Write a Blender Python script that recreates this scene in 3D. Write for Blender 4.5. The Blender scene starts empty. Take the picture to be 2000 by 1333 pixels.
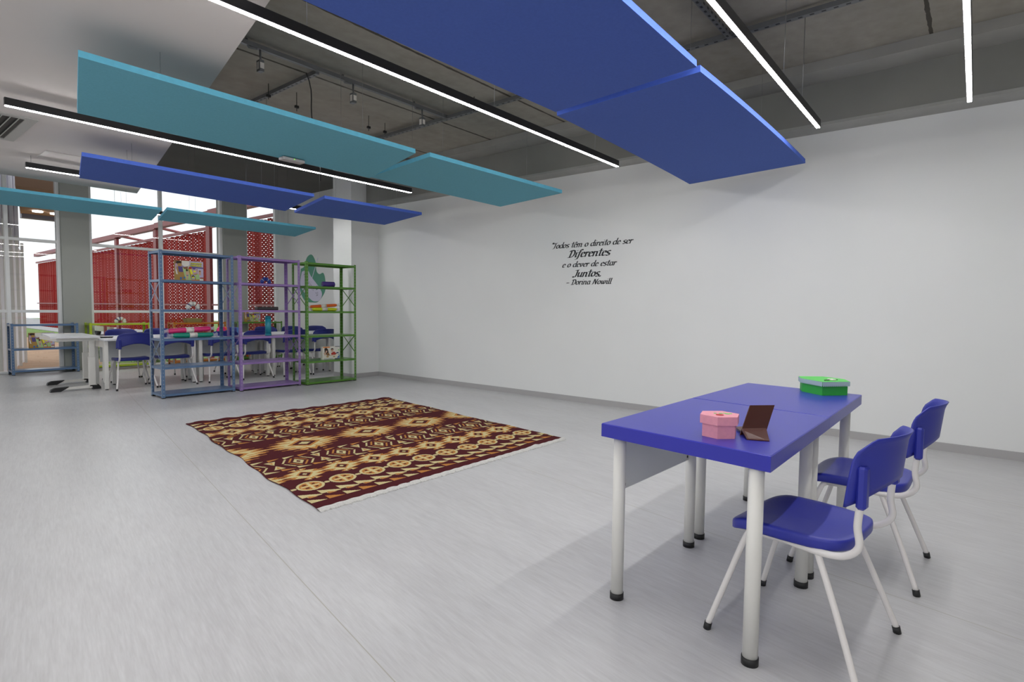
import bpy, math, random
import numpy as np
from mathutils import Vector, Matrix
random.seed(7)
R = math.radians
S = bpy.context.scene
COL = S.collection
# ------------------------------------------------------------------ camera
yaw, pitch, roll = R(50.692), R(3.225), R(0.671)
fw = Vector((math.sin(yaw)*math.cos(pitch), math.cos(yaw)*math.cos(pitch), -math.sin(pitch)))
rt0 = Vector((math.cos(yaw), -math.sin(yaw), 0)); up0 = rt0.cross(fw)
rt = rt0*math.cos(roll) + up0*math.sin(roll); up = -rt0*math.sin(roll) + up0*math.cos(roll)
cam = bpy.data.cameras.new('camera'); co = bpy.data.objects.new('camera', cam); COL.objects.link(co)
cam.sensor_width = 36; cam.lens = 1104.8/2000*36; cam.clip_start = 0.05; cam.clip_end = 400
m = Matrix.Identity(4)
for i in range(3):
    m[i][0] = rt[i]; m[i][1] = up[i]; m[i][2] = -fw[i]
m[2][3] = 1.25
co.matrix_world = m
S.camera = co
# ------------------------------------------------------------------ world, exposure
W = bpy.data.worlds.new('overcast_sky'); S.world = W; W.use_nodes = True
bg = W.node_tree.nodes['Background']; bg.inputs[0].default_value = (0.93, 0.96, 1.0, 1); bg.inputs[1].default_value = 1.3
S.view_settings.view_transform = 'Standard'; S.view_settings.look = 'None'
S.view_settings.gamma = 1; S.view_settings.exposure = 0.0
try: S.view_settings.use_curve_mapping = False
except Exception: pass
LED_POWER = 73.0
# ------------------------------------------------------------------ materials
def lin(h):
    if isinstance(h, str):
        c = [int(h[i:i+2], 16)/255 for i in (0, 2, 4)]
        return tuple((x/12.92 if x <= .04045 else ((x+.055)/1.055)**2.4) for x in c)
    return h
def mat(name, col, rough=.5, metal=0, noise=0, scale=20, bump=0, bscale=200, spec=.5, emit=0, aniso=None, coat=0):
    m = bpy.data.materials.new(name); m.use_nodes = True; t = m.node_tree; N = t.nodes; L = t.links
    b = N['Principled BSDF']; c = lin(col)
    b.inputs['Base Color'].default_value = (*c, 1); b.inputs['Roughness'].default_value = rough
    b.inputs['Metallic'].default_value = metal; b.inputs['Specular IOR Level'].default_value = spec
    if coat: b.inputs['Coat Weight'].default_value = coat
    if emit:
        b.inputs['Emission Color'].default_value = (1, .985, .97, 1) if emit is not True else (*c, 1)
        b.inputs['Emission Strength'].default_value = float(emit)
    if noise or bump:
        tc = N.new('ShaderNodeTexCoord'); mp = N.new('ShaderNodeMapping'); L.new(tc.outputs['Object'], mp.inputs[0])
        if aniso: mp.inputs['Scale'].default_value = aniso
    if noise:
        n = N.new('ShaderNodeTexNoise'); n.inputs['Scale'].default_value = scale; n.inputs['Detail'].default_value = 6
        L.new(mp.outputs[0], n.inputs[0])
        mr = N.new('ShaderNodeMapRange'); mr.inputs[1].default_value = .25; mr.inputs[2].default_value = .75
        mr.inputs[3].default_value = 1-noise; mr.inputs[4].default_value = 1+noise; L.new(n.outputs[0], mr.inputs[0])
        h = N.new('ShaderNodeHueSaturation'); h.inputs['Color'].default_value = (*c, 1); L.new(mr.outputs[0], h.inputs['Value'])
        L.new(h.outputs[0], b.inputs['Base Color'])
    if bump:
        n2 = N.new('ShaderNodeTexNoise'); n2.inputs['Scale'].default_value = bscale; n2.inputs['Detail'].default_value = 4
        L.new(mp.outputs[0], n2.inputs[0])
        bp = N.new('ShaderNodeBump'); bp.inputs['Strength'].default_value = bump; bp.inputs['Distance'].default_value = .002
        L.new(n2.outputs[0], bp.inputs['Height']); L.new(bp.outputs[0], b.inputs['Normal'])
    return m
M = {}
M['wall'] = mat('white_wall_paint', (.80, .81, .80), .6, noise=.015, scale=1.5, bump=.15, bscale=300)
M['drywall'] = mat('drywall_ceiling_paint', (.66, .62, .60), .8, noise=.02, scale=1)
M['base'] = mat('grey_baseboard', (.42, .41, .41), .45)
M['pillar'] = mat('grey_column_paint', (.36, .375, .345), .7, noise=.03, scale=3, bump=.2)
M['beamstrip'] = mat('beam_ledge_concrete', (.38, .38, .36), .85, noise=.1, scale=4)
M['beam'] = mat('beam_concrete', (.26, .26, .24), .9, noise=.08, scale=2)
M['beamlight'] = mat('beam_top_concrete', (.34, .335, .31), .9, noise=.1, scale=3)
M['darkpaint'] = mat('charcoal_ceiling_paint', (.12, .115, .108), .9, noise=.06, scale=2)  # far slab is unlit; its shade is put into this dark colour
M['alu'] = mat('aluminium_frame', (.84, .85, .84), .4)
M['black'] = mat('black_rubber', (.012, .012, .013), .5)
M['ledbody'] = mat('black_profile', (.02, .02, .022), .4)
M['led'] = mat('led_diffuser', (.9, .9, .9), .5, emit=LED_POWER)
M['steelwire'] = mat('steel_wire', (.35, .35, .35), .35, .8)
M['galv'] = mat('galvanised_channel', (.20, .205, .21), .5, .5, noise=.1, scale=8)
M['white_metal'] = mat('white_powder_coat', (.76, .75, .71), .35)
M['white_tube'] = mat('white_tube_enamel', (.80, .77, .75), .22)
M['desk_white'] = mat('white_laminate', (.74, .75, .77), .3)
M['modesty'] = mat('grey_panel_paint', (.55, .57, .55), .45)
M['bluetable'] = mat('blue_table_laminate', (.036, .038, .40), .30, spec=.4, bump=.05, bscale=500)
M['bluechair'] = mat('blue_chair_plastic', (.024, .033, .34), .38, bump=.12, bscale=900)
M['navy'] = mat('navy_chair_plastic', (.016, .024, .21), .38)  # same chair blue, darkened to stand for the dimmer light at the desks
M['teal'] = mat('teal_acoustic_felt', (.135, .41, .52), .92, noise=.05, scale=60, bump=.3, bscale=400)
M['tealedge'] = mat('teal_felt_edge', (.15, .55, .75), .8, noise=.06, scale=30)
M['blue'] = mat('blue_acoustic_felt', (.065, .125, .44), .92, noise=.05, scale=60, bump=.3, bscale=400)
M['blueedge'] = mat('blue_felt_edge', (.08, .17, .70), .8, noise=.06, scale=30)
M['bluesteel'] = mat('steel_blue_shelf_paint', (.10, .18, .32), .3)
M['purple'] = mat('lilac_shelf_paint', (.29, .18, .44), .3)
M['green'] = mat('green_shelf_paint', (.09, .24, .03), .3)
M['lime'] = mat('lime_shelf_paint', (.42, .56, .02), .35)
M['orange'] = mat('orange_shelf_paint', (.50, .16, .012), .35)
M['pink'] = mat('pink_eva_foam', (.80, .33, .40), .7, noise=.05, scale=60, bump=.3, bscale=200)
M['boxgreen'] = mat('green_eva_foam', (.03, .42, .05), .55)
M['lidgreen'] = mat('bright_green_lid', (.10, .62, .10), .5)
M['lace'] = mat('grey_white_lace', (.42, .55, .55), .8)
M['brownstand'] = mat('dark_brown_acrylic', (.075, .018, .011), .38, spec=.3)
M['red'] = mat('red_felt', (.45, .03, .02), .7)
M['leaf'] = mat('light_green_paint', (.22, .60, .18), .7)
M['screenpost'] = mat('red_steel_paint', (.22, .03, .03), .45, noise=.05, scale=4)
M['letter'] = mat('black_vinyl_letters', (.012, .013, .016), .5)
M['fringe'] = mat('white_rug_fringe', (.64, .63, .60), .9, noise=.12, scale=150, bump=.5, bscale=300)
def plain(n, c, r=.5, **k): M[n] = mat(n, c, r, **k)
plain('magenta_plastic', (.75, .035, .20), .25); plain('emerald_plastic', (.01, .30, .20), .3)
plain('cream_white', (.75, .73, .65), .4); plain('toy_blue', (.02, .05, .30), .35); plain('toy_red', (.45, .03, .02), .35)
plain('dark_brown_wood', (.03, .014, .012), .4); plain('teal_plastic', (.02, .26, .34), .3)
plain('violet_fabric', (.085, .04, .27), .6); plain('orange_foam', (.80, .14, .02), .4); plain('yellow_foam', (.68, .74, .02), .4)
plain('olive_card', (.30, .25, .09), .7); plain('paper_label', (.8, .76, .7), .6); plain('navy_print', (.015, .02, .10), .5)
plain('skin_print', (.62, .38, .26), .6); plain('brown_print', (.24, .12, .04), .6); plain('hair_print', (.025, .014, .012), .6)
plain('green_print', (.42, .60, .25), .6); plain('yellow_print', (.80, .78, .04), .6); plain('lilac_print', (.50, .46, .62), .6)
plain('violet_print', (.09, .06, .22), .6); plain('mauve_print', (.52, .36, .45), .6); plain('orange_print', (.75, .25, .06), .6)
plain('red_print', (.42, .03, .02), .6); plain('ochre_print', (.42, .25, .06), .6); plain('grey_print', (.45, .46, .47), .6)
plain('blue_print', (.05, .16, .42), .6)
plain('mural_green', (.10, .32, .22), .7); plain('mural_lilac', (.66, .64, .80), .7); plain('mural_line', (.10, .10, .16), .7)
M['modesty'] = mat('grey_panel_paint', (.72, .74, .72), .45)
plain('vent_dark', (.05, .05, .05), .6); plain('vent_frame', (.42, .42, .40), .5)
plain('access_white', (.66, .64, .62), .6); plain('grey_plastic', (.42, .40, .40), .5)
plain('soffit_brown', (.45, .27, .18), .7); plain('cladding_grey', (.20, .20, .26), .5); plain('white_fin', (.86, .87, .92), .5)
plain('pink_beam', (.34, .09, .09), .6); plain('sand', (.55, .36, .23), .95, noise=.12, scale=3)
plain('asphalt', (.40, .39, .39), .9, noise=.1, scale=3); plain('curb', (.75, .74, .70), .8)
plain('lawn', (.16, .26, .05), .95, noise=.4, scale=12); plain('leafy', (.10, .17, .05), .8, noise=.5, scale=30)
plain('car_white', (.75, .76, .78), .2, coat=.5); plain('car_glass', (.03, .035, .04), .1); plain('tyre', (.02, .02, .02), .8)
M['lamp'] = mat('downlight_lamp', (1, 1, 1), .5, emit=6)
M['greenled'] = mat('green_indicator', (.3, .9, .1), .5, emit=True)
M['sheet_clear'] = mat('clear_wrap', (.85, .85, .88), .12)
M['sheet_clear'].node_tree.nodes['Principled BSDF'].inputs['Alpha'].default_value = .35

def translucent(m, f):
    N = m.node_tree.nodes; L = m.node_tree.links; b = N['Principled BSDF']
    t = N.new('ShaderNodeBsdfTranslucent'); t.inputs[0].default_value = b.inputs['Base Color'].default_value
    x = N.new('ShaderNodeMixShader'); x.inputs[0].default_value = f
    L.new(b.outputs[0], x.inputs[1]); L.new(t.outputs[0], x.inputs[2]); L.new(x.outputs[0], N['Material Output'].inputs[0])
translucent(M['white_fin'], .5)
def nodes(m): return m.node_tree.nodes, m.node_tree.links, m.node_tree.nodes['Principled BSDF']
# floor : sheet vinyl with fine directional flecks, laid at 12 degrees to the wall
def floor_mat():
    m = mat('grey_vinyl_floor', (.42, .43, .44), .33); N, L, b = nodes(m)
    tc = N.new('ShaderNodeTexCoord'); mp = N.new('ShaderNodeMapping'); mp.inputs['Rotation'].default_value = (0, 0, R(11.2))
    L.new(tc.outputs['Object'], mp.inputs[0])
    def noise(sx, sy, sc, det=4):
        q = N.new('ShaderNodeMapping'); q.inputs['Scale'].default_value = (sx, sy, 1); L.new(mp.outputs[0], q.inputs[0])
        n = N.new('ShaderNodeTexNoise'); n.inputs['Scale'].default_value = sc; n.inputs['Detail'].default_value = det
        n.inputs['Roughness'].default_value = .65; L.new(q.outputs[0], n.inputs[0]); return n.outputs[0]
    a = noise(1, .09, 34); c = noise(1, .3, 2.2); d = noise(1, .07, 110, 2)
    mx = N.new('ShaderNodeMath'); mx.operation = 'ADD'; L.new(a, mx.inputs[0]); L.new(c, mx.inputs[1])
    m2 = N.new('ShaderNodeMath'); m2.operation = 'ADD'; L.new(mx.outputs[0], m2.inputs[0]); L.new(d, m2.inputs[1])
    cr = N.new('ShaderNodeValToRGB'); mr = N.new('ShaderNodeMapRange'); mr.inputs[1].default_value = 1.05; mr.inputs[2].default_value = 1.95
    L.new(m2.outputs[0], mr.inputs[0]); L.new(mr.outputs[0], cr.inputs[0])
    e = cr.color_ramp.elements; e[0].position = .15; e[0].color = (.50, .495, .50, 1); e[1].position = .85; e[1].color = (.60, .60, .605, 1)
    # welded seams between sheets
    sx = N.new('ShaderNodeSeparateXYZ'); L.new(mp.outputs[0], sx.inputs[0])
    off = N.new('ShaderNodeMath'); off.operation = 'ADD'; L.new(sx.outputs[0], off.inputs[0]); off.inputs[1].default_value = SEAM
    pp = N.new('ShaderNodeMath'); pp.operation = 'PINGPONG'; L.new(off.outputs[0], pp.inputs[0]); pp.inputs[1].default_value = 1.0
    lt = N.new('ShaderNodeMath'); lt.operation = 'LESS_THAN'; L.new(pp.outputs[0], lt.inputs[0]); lt.inputs[1].default_value = .0022
    mix = N.new('ShaderNodeMixRGB'); L.new(lt.outputs[0], mix.inputs[0]); L.new(cr.outputs[0], mix.inputs[1]); mix.inputs[2].default_value = (.40, .385, .34, 1)
    L.new(mix.outputs[0], b.inputs['Base Color'])
    return m
SEAM = 0.0
_p = Vector((1.398, 2.59))        # a point on the seam
SEAM = -(_p.x*math.cos(R(11.2)) - _p.y*math.sin(R(11.2)))
M['floor'] = floor_mat()
def slab_mat():
    m = mat('raw_concrete_slab', (.2, .19, .165), .9); N, L, b = nodes(m)
    tc = N.new('ShaderNodeTexCoord')
    def nz(sc, det=6, sx=1, sy=1):
        q = N.new('ShaderNodeMapping'); q.inputs['Scale'].default_value = (sx, sy, 1); L.new(tc.outputs['Object'], q.inputs[0])
        n = N.new('ShaderNodeTexNoise'); n.inputs['Scale'].default_value = sc; n.inputs['Detail'].default_value = det; L.new(q.outputs[0], n.inputs[0]); return n.outputs[0]
    a = nz(1.3); c = nz(9, 8); f = nz(1, 3, .5, 3)
    s = N.new('ShaderNodeMath'); s.operation = 'ADD'; L.new(a, s.inputs[0]); L.new(c, s.inputs[1])
    s2 = N.new('ShaderNodeMath'); s2.operation = 'ADD'; L.new(s.outputs[0], s2.inputs[0]); L.new(f, s2.inputs[1])
    mr = N.new('ShaderNodeMapRange'); mr.inputs[1].default_value = 1.0; mr.inputs[2].default_value = 2.0; L.new(s2.outputs[0], mr.inputs[0])
    cr = N.new('ShaderNodeValToRGB'); L.new(mr.outputs[0], cr.inputs[0])
    e = cr.color_ramp.elements; e[0].color = (.26, .24, .20, 1); e[1].color = (.385, .36, .315, 1)
    sp = N.new('ShaderNodeSeparateXYZ'); L.new(tc.outputs['Object'], sp.inputs[0])
    o = N.new('ShaderNodeMath'); o.operation = 'ADD'; L.new(sp.outputs[1], o.inputs[0]); o.inputs[1].default_value = -.39+12.12
    pp = N.new('ShaderNodeMath'); pp.operation = 'PINGPONG'; L.new(o.outputs[0], pp.inputs[0]); pp.inputs[1].default_value = .606
    w = N.new('ShaderNodeMath'); w.operation = 'MULTIPLY'; L.new(c, w.inputs[0]); w.inputs[1].default_value = .03
    lt = N.new('ShaderNodeMath'); lt.operation = 'LESS_THAN'; L.new(pp.outputs[0], lt.inputs[0]); L.new(w.outputs[0], lt.inputs[1])
    mix = N.new('ShaderNodeMixRGB'); L.new(lt.outputs[0], mix.inputs[0]); L.new(cr.outputs[0], mix.inputs[1]); mix.inputs[2].default_value = (.07, .062, .05, 1)
    L.new(mix.outputs[0], b.inputs['Base Color']); return m
M['slab'] = slab_mat()
def glass_mat():
    m = bpy.data.materials.new('window_glass'); m.use_nodes = True; N = m.node_tree.nodes; L = m.node_tree.links
    N.remove(N['Principled BSDF']); out = N['Material Output']
    t = N.new('ShaderNodeBsdfTransparent'); t.inputs[0].default_value = (.97, .98, .975, 1)
    g = N.new('ShaderNodeBsdfGlossy'); g.inputs['Roughness'].default_value = .01
    f = N.new('ShaderNodeFresnel'); f.inputs[0].default_value = 1.5
    x = N.new('ShaderNodeMixShader'); L.new(f.outputs[0], x.inputs[0]); L.new(t.outputs[0], x.inputs[1]); L.new(g.outputs[0], x.inputs[2]); L.new(x.outputs[0], out.inputs[0])
    return m
M['glass'] = glass_mat()
def screen_mat(hy=.17, hz=.14):
    m = mat('perforated_red_sheet', (.30, .020, .015), .75, spec=.12); N, L, b = nodes(m)
    tc = N.new('ShaderNodeTexCoord'); sp = N.new('ShaderNodeSeparateXYZ'); L.new(tc.outputs['Object'], sp.inputs[0])
    def mth(op, a, c=None):
        n = N.new('ShaderNodeMath'); n.operation = op
        for k, v in ((0, a), (1, c)):
            if v is None: continue
            if isinstance(v, (int, float)): n.inputs[k].default_value = v
            else: L.new(v, n.inputs[k])
        return n.outputs[0]
    py, pz = .075, .055
    row = mth('FLOOR', mth('DIVIDE', sp.outputs[2], pz)); odd = mth('MULTIPLY', mth('MODULO', row, 2), .5)
    fy = mth('SUBTRACT', mth('FRACT', mth('ADD', mth('DIVIDE', sp.outputs[1], py), odd)), .5)
    fz = mth('SUBTRACT', mth('FRACT', mth('DIVIDE', sp.outputs[2], pz)), .5)
    d = mth('ADD', mth('POWER', mth('DIVIDE', fy, hy), 2), mth('POWER', mth('DIVIDE', fz, hz), 2))
    hole = mth('LESS_THAN', d, 1.0)
    L.new(mth('SUBTRACT', 1, hole), b.inputs['Alpha'])
    return m
M['screen'] = screen_mat(); M['screen_fine'] = screen_mat(.10, .08)
def rug_mat():
    m = mat('woven_rug_wool', (.1, .01, .01), .95); N, L, b = nodes(m); b.inputs['Specular IOR Level'].default_value = .15
    a = N.new('ShaderNodeAttribute'); a.attribute_name = 'weave'
    tc = N.new('ShaderNodeTexCoord'); n = N.new('ShaderNodeTexNoise'); n.inputs['Scale'].default_value = 160; L.new(tc.outputs['Object'], n.inputs[0])
    mr = N.new('ShaderNodeMapRange'); mr.inputs[3].default_value = .8; mr.inputs[4].default_value = 1.2; L.new(n.outputs[0], mr.inputs[0])
    h = N.new('ShaderNodeHueSaturation'); L.new(a.outputs['Color'], h.inputs['Color']); L.new(mr.outputs[0], h.inputs['Value']); L.new(h.outputs[0], b.inputs['Base Color'])
    bp = N.new('ShaderNodeBump'); bp.inputs['Strength'].default_value = .4; bp.inputs['Distance'].default_value = .003; L.new(n.outputs[0], bp.inputs['Height']); L.new(bp.outputs[0], b.inputs['Normal'])
    return m
M['rug'] = rug_mat()

# ------------------------------------------------------------------ mesh helpers
class MB:
    def __init__(s): s.v = []; s.f = []; s.mi = []; s.mats = []; s.cur = 0; s.sm = []
    def mat(s, m):
        if m not in s.mats: s.mats.append(m)
        s.cur = s.mats.index(m); return s
    def add(s, v, f, smooth=False):
        o = len(s.v); s.v += [tuple(p) for p in v]; s.f += [tuple(i+o for i in q) for q in f]
        s.mi += [s.cur]*len(f); s.sm += [smooth]*len(f); return s
    def box(s, x0, x1, y0, y1, z0, z1, b=0, mtx=None):
        xs = sorted((x0, x1)); ys = sorted((y0, y1)); zs = sorted((z0, z1))
        if b <= 0:
            v = [(x, y, z) for z in zs for y in ys for x in xs]
            f = [(0, 2, 3, 1), (4, 5, 7, 6), (0, 1, 5, 4), (2, 6, 7, 3), (0, 4, 6, 2), (1, 3, 7, 5)]
        else:
            b = min(b, (xs[1]-xs[0])*.49, (ys[1]-ys[0])*.49, (zs[1]-zs[0])*.49)
            v = []; f = []
            idx = {}
            for ix in (0, 1):
                for iy in (0, 1):
                    for iz in (0, 1):
                        sx, sy, sz = 1-2*ix, 1-2*iy, 1-2*iz
                        X, Y, Z = xs[ix], ys[iy], zs[iz]
                        idx[ix, iy, iz, 0] = len(v); v.append((X, Y+sy*b, Z+sz*b))
                        idx[ix, iy, iz, 1] = len(v); v.append((X+sx*b, Y, Z+sz*b))
                        idx[ix, iy, iz, 2] = len(v); v.append((X+sx*b, Y+sy*b, Z))
            for a in (0, 1):
                f.append([idx[a, 0, 0, 0], idx[a, 1, 0, 0], idx[a, 1, 1, 0], idx[a, 0, 1, 0]][::(1 if a else -1)])
                f.append([idx[0, a, 0, 1], idx[1, a, 0, 1], idx[1, a, 1, 1], idx[0, a, 1, 1]][::(-1 if a else 1)])
                f.append([idx[0, 0, a, 2], idx[1, 0, a, 2], idx[1, 1, a, 2], idx[0, 1, a, 2]][::(1 if a else -1)])
            for a in (0, 1):
                for c in (0, 1):
                    fl = (a+c) % 2
                    f.append([idx[a, c, 0, 0], idx[a, c, 0, 1], idx[a, c, 1, 1], idx[a, c, 1, 0]][::(1 if fl == 0 else -1)])
                    f.append([idx[a, 0, c, 0], idx[a, 0, c, 2], idx[a, 1, c, 2], idx[a, 1, c, 0]][::(-1 if fl == 0 else 1)])
                    f.append([idx[0, a, c, 1], idx[0, a, c, 2], idx[1, a, c, 2], idx[1, a, c, 1]][::(1 if fl == 0 else -1)])
            for a in (0, 1):
                for c in (0, 1):
                    for d in (0, 1):
                        q = [idx[a, c, d, 0], idx[a, c, d, 1], idx[a, c, d, 2]]
                        f.append(q[::(1 if (a+c+d) % 2 else -1)])
        if mtx is not None: v = [tuple(mtx @ Vector(p)) for p in v]
        return s.add(v, f)
    def prism(s, pts, z0, z1):
        "pts CCW (x,y)"
        n = len(pts); v = [(p[0], p[1], z0) for p in pts]+[(p[0], p[1], z1) for p in pts]
        f = [tuple(range(n-1, -1, -1)), tuple(range(n, 2*n))]+[(i, (i+1) % n, n+(i+1) % n, n+i) for i in range(n)]
        return s.add(v, f)
    def poly(s, pts3, off):
        "flat plate: 3D outline + thickness vector"
        n = len(pts3); o = Vector(off); v = [tuple(p) for p in pts3]+[tuple(Vector(p)+o) for p in pts3]
        f = [tuple(range(n-1, -1, -1)), tuple(range(n, 2*n))]+[(i, (i+1) % n, n+(i+1) % n, n+i) for i in range(n)]
        return s.add(v, f)
    def tube(s, pts, r, n=10, caps=True, closed=False):
        pts = [Vector(p) for p in pts]; m_ = len(pts); rs = r if isinstance(r, (list, tuple)) else [r]*m_
        v = []; f = []; ref = None
        for i, p in enumerate(pts):
            d = (pts[min(i+1, m_-1)]-pts[max(i-1, 0)]).normalized()
            if ref is None:
                ref = Vector((0, 0, 1)) if abs(d.z) < .9 else Vector((1, 0, 0))
                ref = (ref-d*ref.dot(d)).normalized()
            else: ref = (ref-d*ref.dot(d)).normalized()
            b = d.cross(ref)
            for k in range(n):
                a = 2*math.pi*k/n; v.append(tuple(p+(ref*math.cos(a)+b*math.sin(a))*rs[i]))
        for i in range(m_-1):
            for k in range(n): f.append((i*n+k, i*n+(k+1) % n, (i+1)*n+(k+1) % n, (i+1)*n+k))
        s.add(v, f, True)
        if caps:
            o = len(s.v)-len(v)
            s.f += [tuple(o+k for k in range(n-1, -1, -1)), tuple(o+(m_-1)*n+k for k in range(n))]; s.mi += [s.cur]*2; s.sm += [False]*2
        return s
    def cyl(s, x, y, z0, z1, r, n=16, r1=None):
        return s.tube([(x, y, z0), (x, y, z1)], [r, r if r1 is None else r1], n)
    def ell(s, c, rx, ry, rz, n=14, m_=8):
        v = []; f = []
        for i in range(m_+1):
            t = math.pi*i/m_
            for k in range(n):
                a = 2*math.pi*k/n; v.append((c[0]+rx*math.sin(t)*math.cos(a), c[1]+ry*math.sin(t)*math.sin(a), c[2]+rz*math.cos(t)))
        for i in range(m_):
            for k in range(n): f.append((i*n+k, (i+1)*n+k, (i+1)*n+(k+1) % n, i*n+(k+1) % n))
        return s.add(v, f, True)
    def xf(s, mt):
        s.v = [tuple(mt @ Vector(p)) for p in s.v]; return s
    def build(s, name, m=None, parent=None, loc=None, rz=0):
        me = bpy.data.meshes.new(name); me.from_pydata(s.v, [], s.f)
        mats = s.mats or [m]
        for k in mats: me.materials.append(M[k] if isinstance(k, str) else k)
        me.polygons.foreach_set('material_index', s.mi); me.polygons.foreach_set('use_smooth', s.sm)
        me.update()
        o = bpy.data.objects.new(name, me); COL.objects.link(o)
        if parent is not None: o.parent = parent
        if loc is not None: o.location = loc
        if rz: o.rotation_euler = (0, 0, rz)
        return o
def tag(o, label, cat, group=None, kind=None):
    o['label'] = label; o['category'] = cat
    if group: o['group'] = group
    if kind: o['kind'] = kind
    return o
def struct(o, label=None, cat=None):
    o['kind'] = 'structure'
    if label: o['label'] = label; o['category'] = cat
    return o
def thing(name, loc, label, cat, group=None, rz=0):
    o = bpy.data.objects.new(name, None); COL.objects.link(o); o.location = loc; o.rotation_euler = (0, 0, rz); o.empty_display_size = .1
    return tag(o, label, cat, group)
def copy_tree(o, parent=None):
    c = o.copy(); COL.objects.link(c)
    if parent is not None: c.parent = parent
    for ch in list(o.children): copy_tree(ch, c)
    return c
def place(o, loc, rz, label, group=None):
    o.location = loc; o.rotation_euler = (0, 0, rz); o['label'] = label
    if group: o['group'] = group
    return o

# ------------------------------------------------------------------ room shell
WX = 6.475; CY = 8.475; FY = 13.27; RX = 7.26; ZS = 3.56; ZF = 3.86
def fl(pts, z0, z1, name, m): return MB().prism(pts, z0, z1).build(name, m)
struct(MB().prism([(-4, -4), (RX, -4), (RX, FY+.12), (-4, FY+.12)], -.12, 0).build('floor', 'floor'), 'light grey streaked vinyl floor with welded seams', 'floor')
b = MB().mat('slab').box(-4.2, RX+.2, -4.2, 6.9, ZS, ZS+.25)
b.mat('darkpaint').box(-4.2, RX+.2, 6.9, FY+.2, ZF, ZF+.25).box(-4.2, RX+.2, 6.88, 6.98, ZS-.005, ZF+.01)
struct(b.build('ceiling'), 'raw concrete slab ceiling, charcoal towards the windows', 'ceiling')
# lowered drywall ceiling with slanting right edge
dx0 = 1.69-(3.2+4.0)*.2145; dry = [(-4, -4), (dx0, -4), (1.66, 3.05), (2.02, 4.74), (2.41, 6.52), (3.22, 10.30), (-4, 10.42)]
struct(fl(dry, 3.0, 3.11, 'ceiling_lowered', 'drywall'), 'lowered pale drywall ceiling with slanted edge', 'ceiling')
b = MB().box(WX, WX+.2, -4.2, CY, 0, 3.063).build('wall_right', 'wall'); struct(b, 'long white right wall', 'wall')
b = MB().mat('beamstrip').prism([(WX, 0), (WX+.3, 0), (WX+.3, 1)], 0, .001) if False else MB()
# stepped concrete beam over the right wall
def sweep_y(bm, prof, y0, y1):
    n = len(prof); v = [(p[0], y0, p[1]) for p in prof]+[(p[0], y1, p[1]) for p in prof]
    bm.add(v, [tuple(range(n)), tuple(range(2*n-1, n-1, -1))]+[(i, n+i, n+(i+1) % n, (i+1) % n) for i in range(n)])
b.mat('beamstrip'); sweep_y(b, [(6.21, 3.063), (WX+.3, 3.063), (WX+.3, 3.09), (6.21, 3.09)][::-1], -4.2, CY+.02)
b.mat('beam'); sweep_y(b, [(6.215, 3.088), (WX+.3, 3.088), (WX+.3, ZS), (6.215, ZS)][::-1], -4.2, CY+.02)
b.mat('beamlight'); sweep_y(b, [(5.89, 3.47), (6.3, 3.47), (6.3, ZS), (5.89, ZS)][::-1], -4.2, CY+.02)
b.mat('beam').box(6.0, WX+.3, 6.97, CY+.02, ZS-.002, ZF)
struct(b.build('trim_1'), 'stepped grey concrete beam above the right wall', 'beam')
# corner column and mural wall
struct(MB().box(5.90, WX+.2, CY, 9.02, 0, ZF).build('wall_column', 'wall'), 'white corner column beside the green shelf', 'column')
struct(MB().box(WX+.2, RX+.4, CY+.1, 9.02, 0, ZF).build('wall_return', 'wall'))
struct(MB().box(RX, RX+.2, 9.02, FY+.2, 0, ZF).build('wall_mural', 'wall'), 'white recessed wall carrying the painted palette', 'wall')
# baseboards
struct(MB().box(WX-.012, WX, -4, CY, 0, .075).build('baseboard_right', 'base'))
struct(MB().box(5.89, WX-.012, CY-.012, CY, 0, .075).box(5.888, 5.90, CY, 9.02, 0, .075).build('baseboard_column', 'base'))
struct(MB().box(RX-.012, RX, 9.02, FY, 0, .075).build('baseboard_mural', 'base'))
# unseen sides of the room
struct(MB().box(-4.2, RX, -4.2, -4, 0, ZS).build('wall_back', 'wall'))
b = MB().box(-4.2, -4, -4, FY, 0, .6).box(-4.2, -4, -4, FY, 2.9, ZF)
for k in range(7): b.box(-4.2, -4, -4+k*2.8, -3.6+k*2.8, .6, 2.9)
struct(b.build('wall_left', 'wall'))
# ---- window facade at Y = FY
def column_box(x0, x1, name, lab): struct(MB().box(x0, x1, FY-.12, FY+.25, 0, ZF).build(name, 'pillar'), lab, 'column')
column_box(2.865, 3.30, 'wall_pillar', 'grey pillar between the left window and the wide window')
column_box(5.80, 6.31, 'wall_pillar', 'grey pillar between the wide window and the narrow window')
def window(name, x0, x1, mull, bars, label):
    r = bpy.data.objects.new(name, None); COL.objects.link(r); r.location = ((x0+x1)/2, FY, 0)
    struct(r, label, 'window'); ox = (x0+x1)/2
    f = MB(); t = .055
    for x in [x0, *mull, x1]:
        xa = x if x == x0 else (x-t if x == x1 else x-t/2)
        f.box(xa-ox, xa+t-ox, -.05, .05, 0, ZF-.02, .004)
    xs = [x0, *mull, x1]
    for z in [0.0, *bars, ZF-.07]:
        for i in range(len(xs)-1): f.box(xs[i]+t-ox-.03, xs[i+1]-t-ox+.03, -.045, .045, z, z+(.05 if z else .035), .004)
    f.build('window_frame', 'alu', r)
    for i in range(len(xs)-1):
        zz = [0.03, *bars, ZF-.07]
        for j in range(len(zz)-1):
            MB().box(xs[i]+.02-ox, xs[i+1]-.02-ox, -.004, .004, zz[j]+.03, zz[j+1]+.02).build('pane', 'glass', r)
    return r
window('window_1', -3.9, 2.865, [-2.2, -.8, .65, 2.11], [1.085, 2.37], 'floor to ceiling window left of the first grey pillar')
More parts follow.
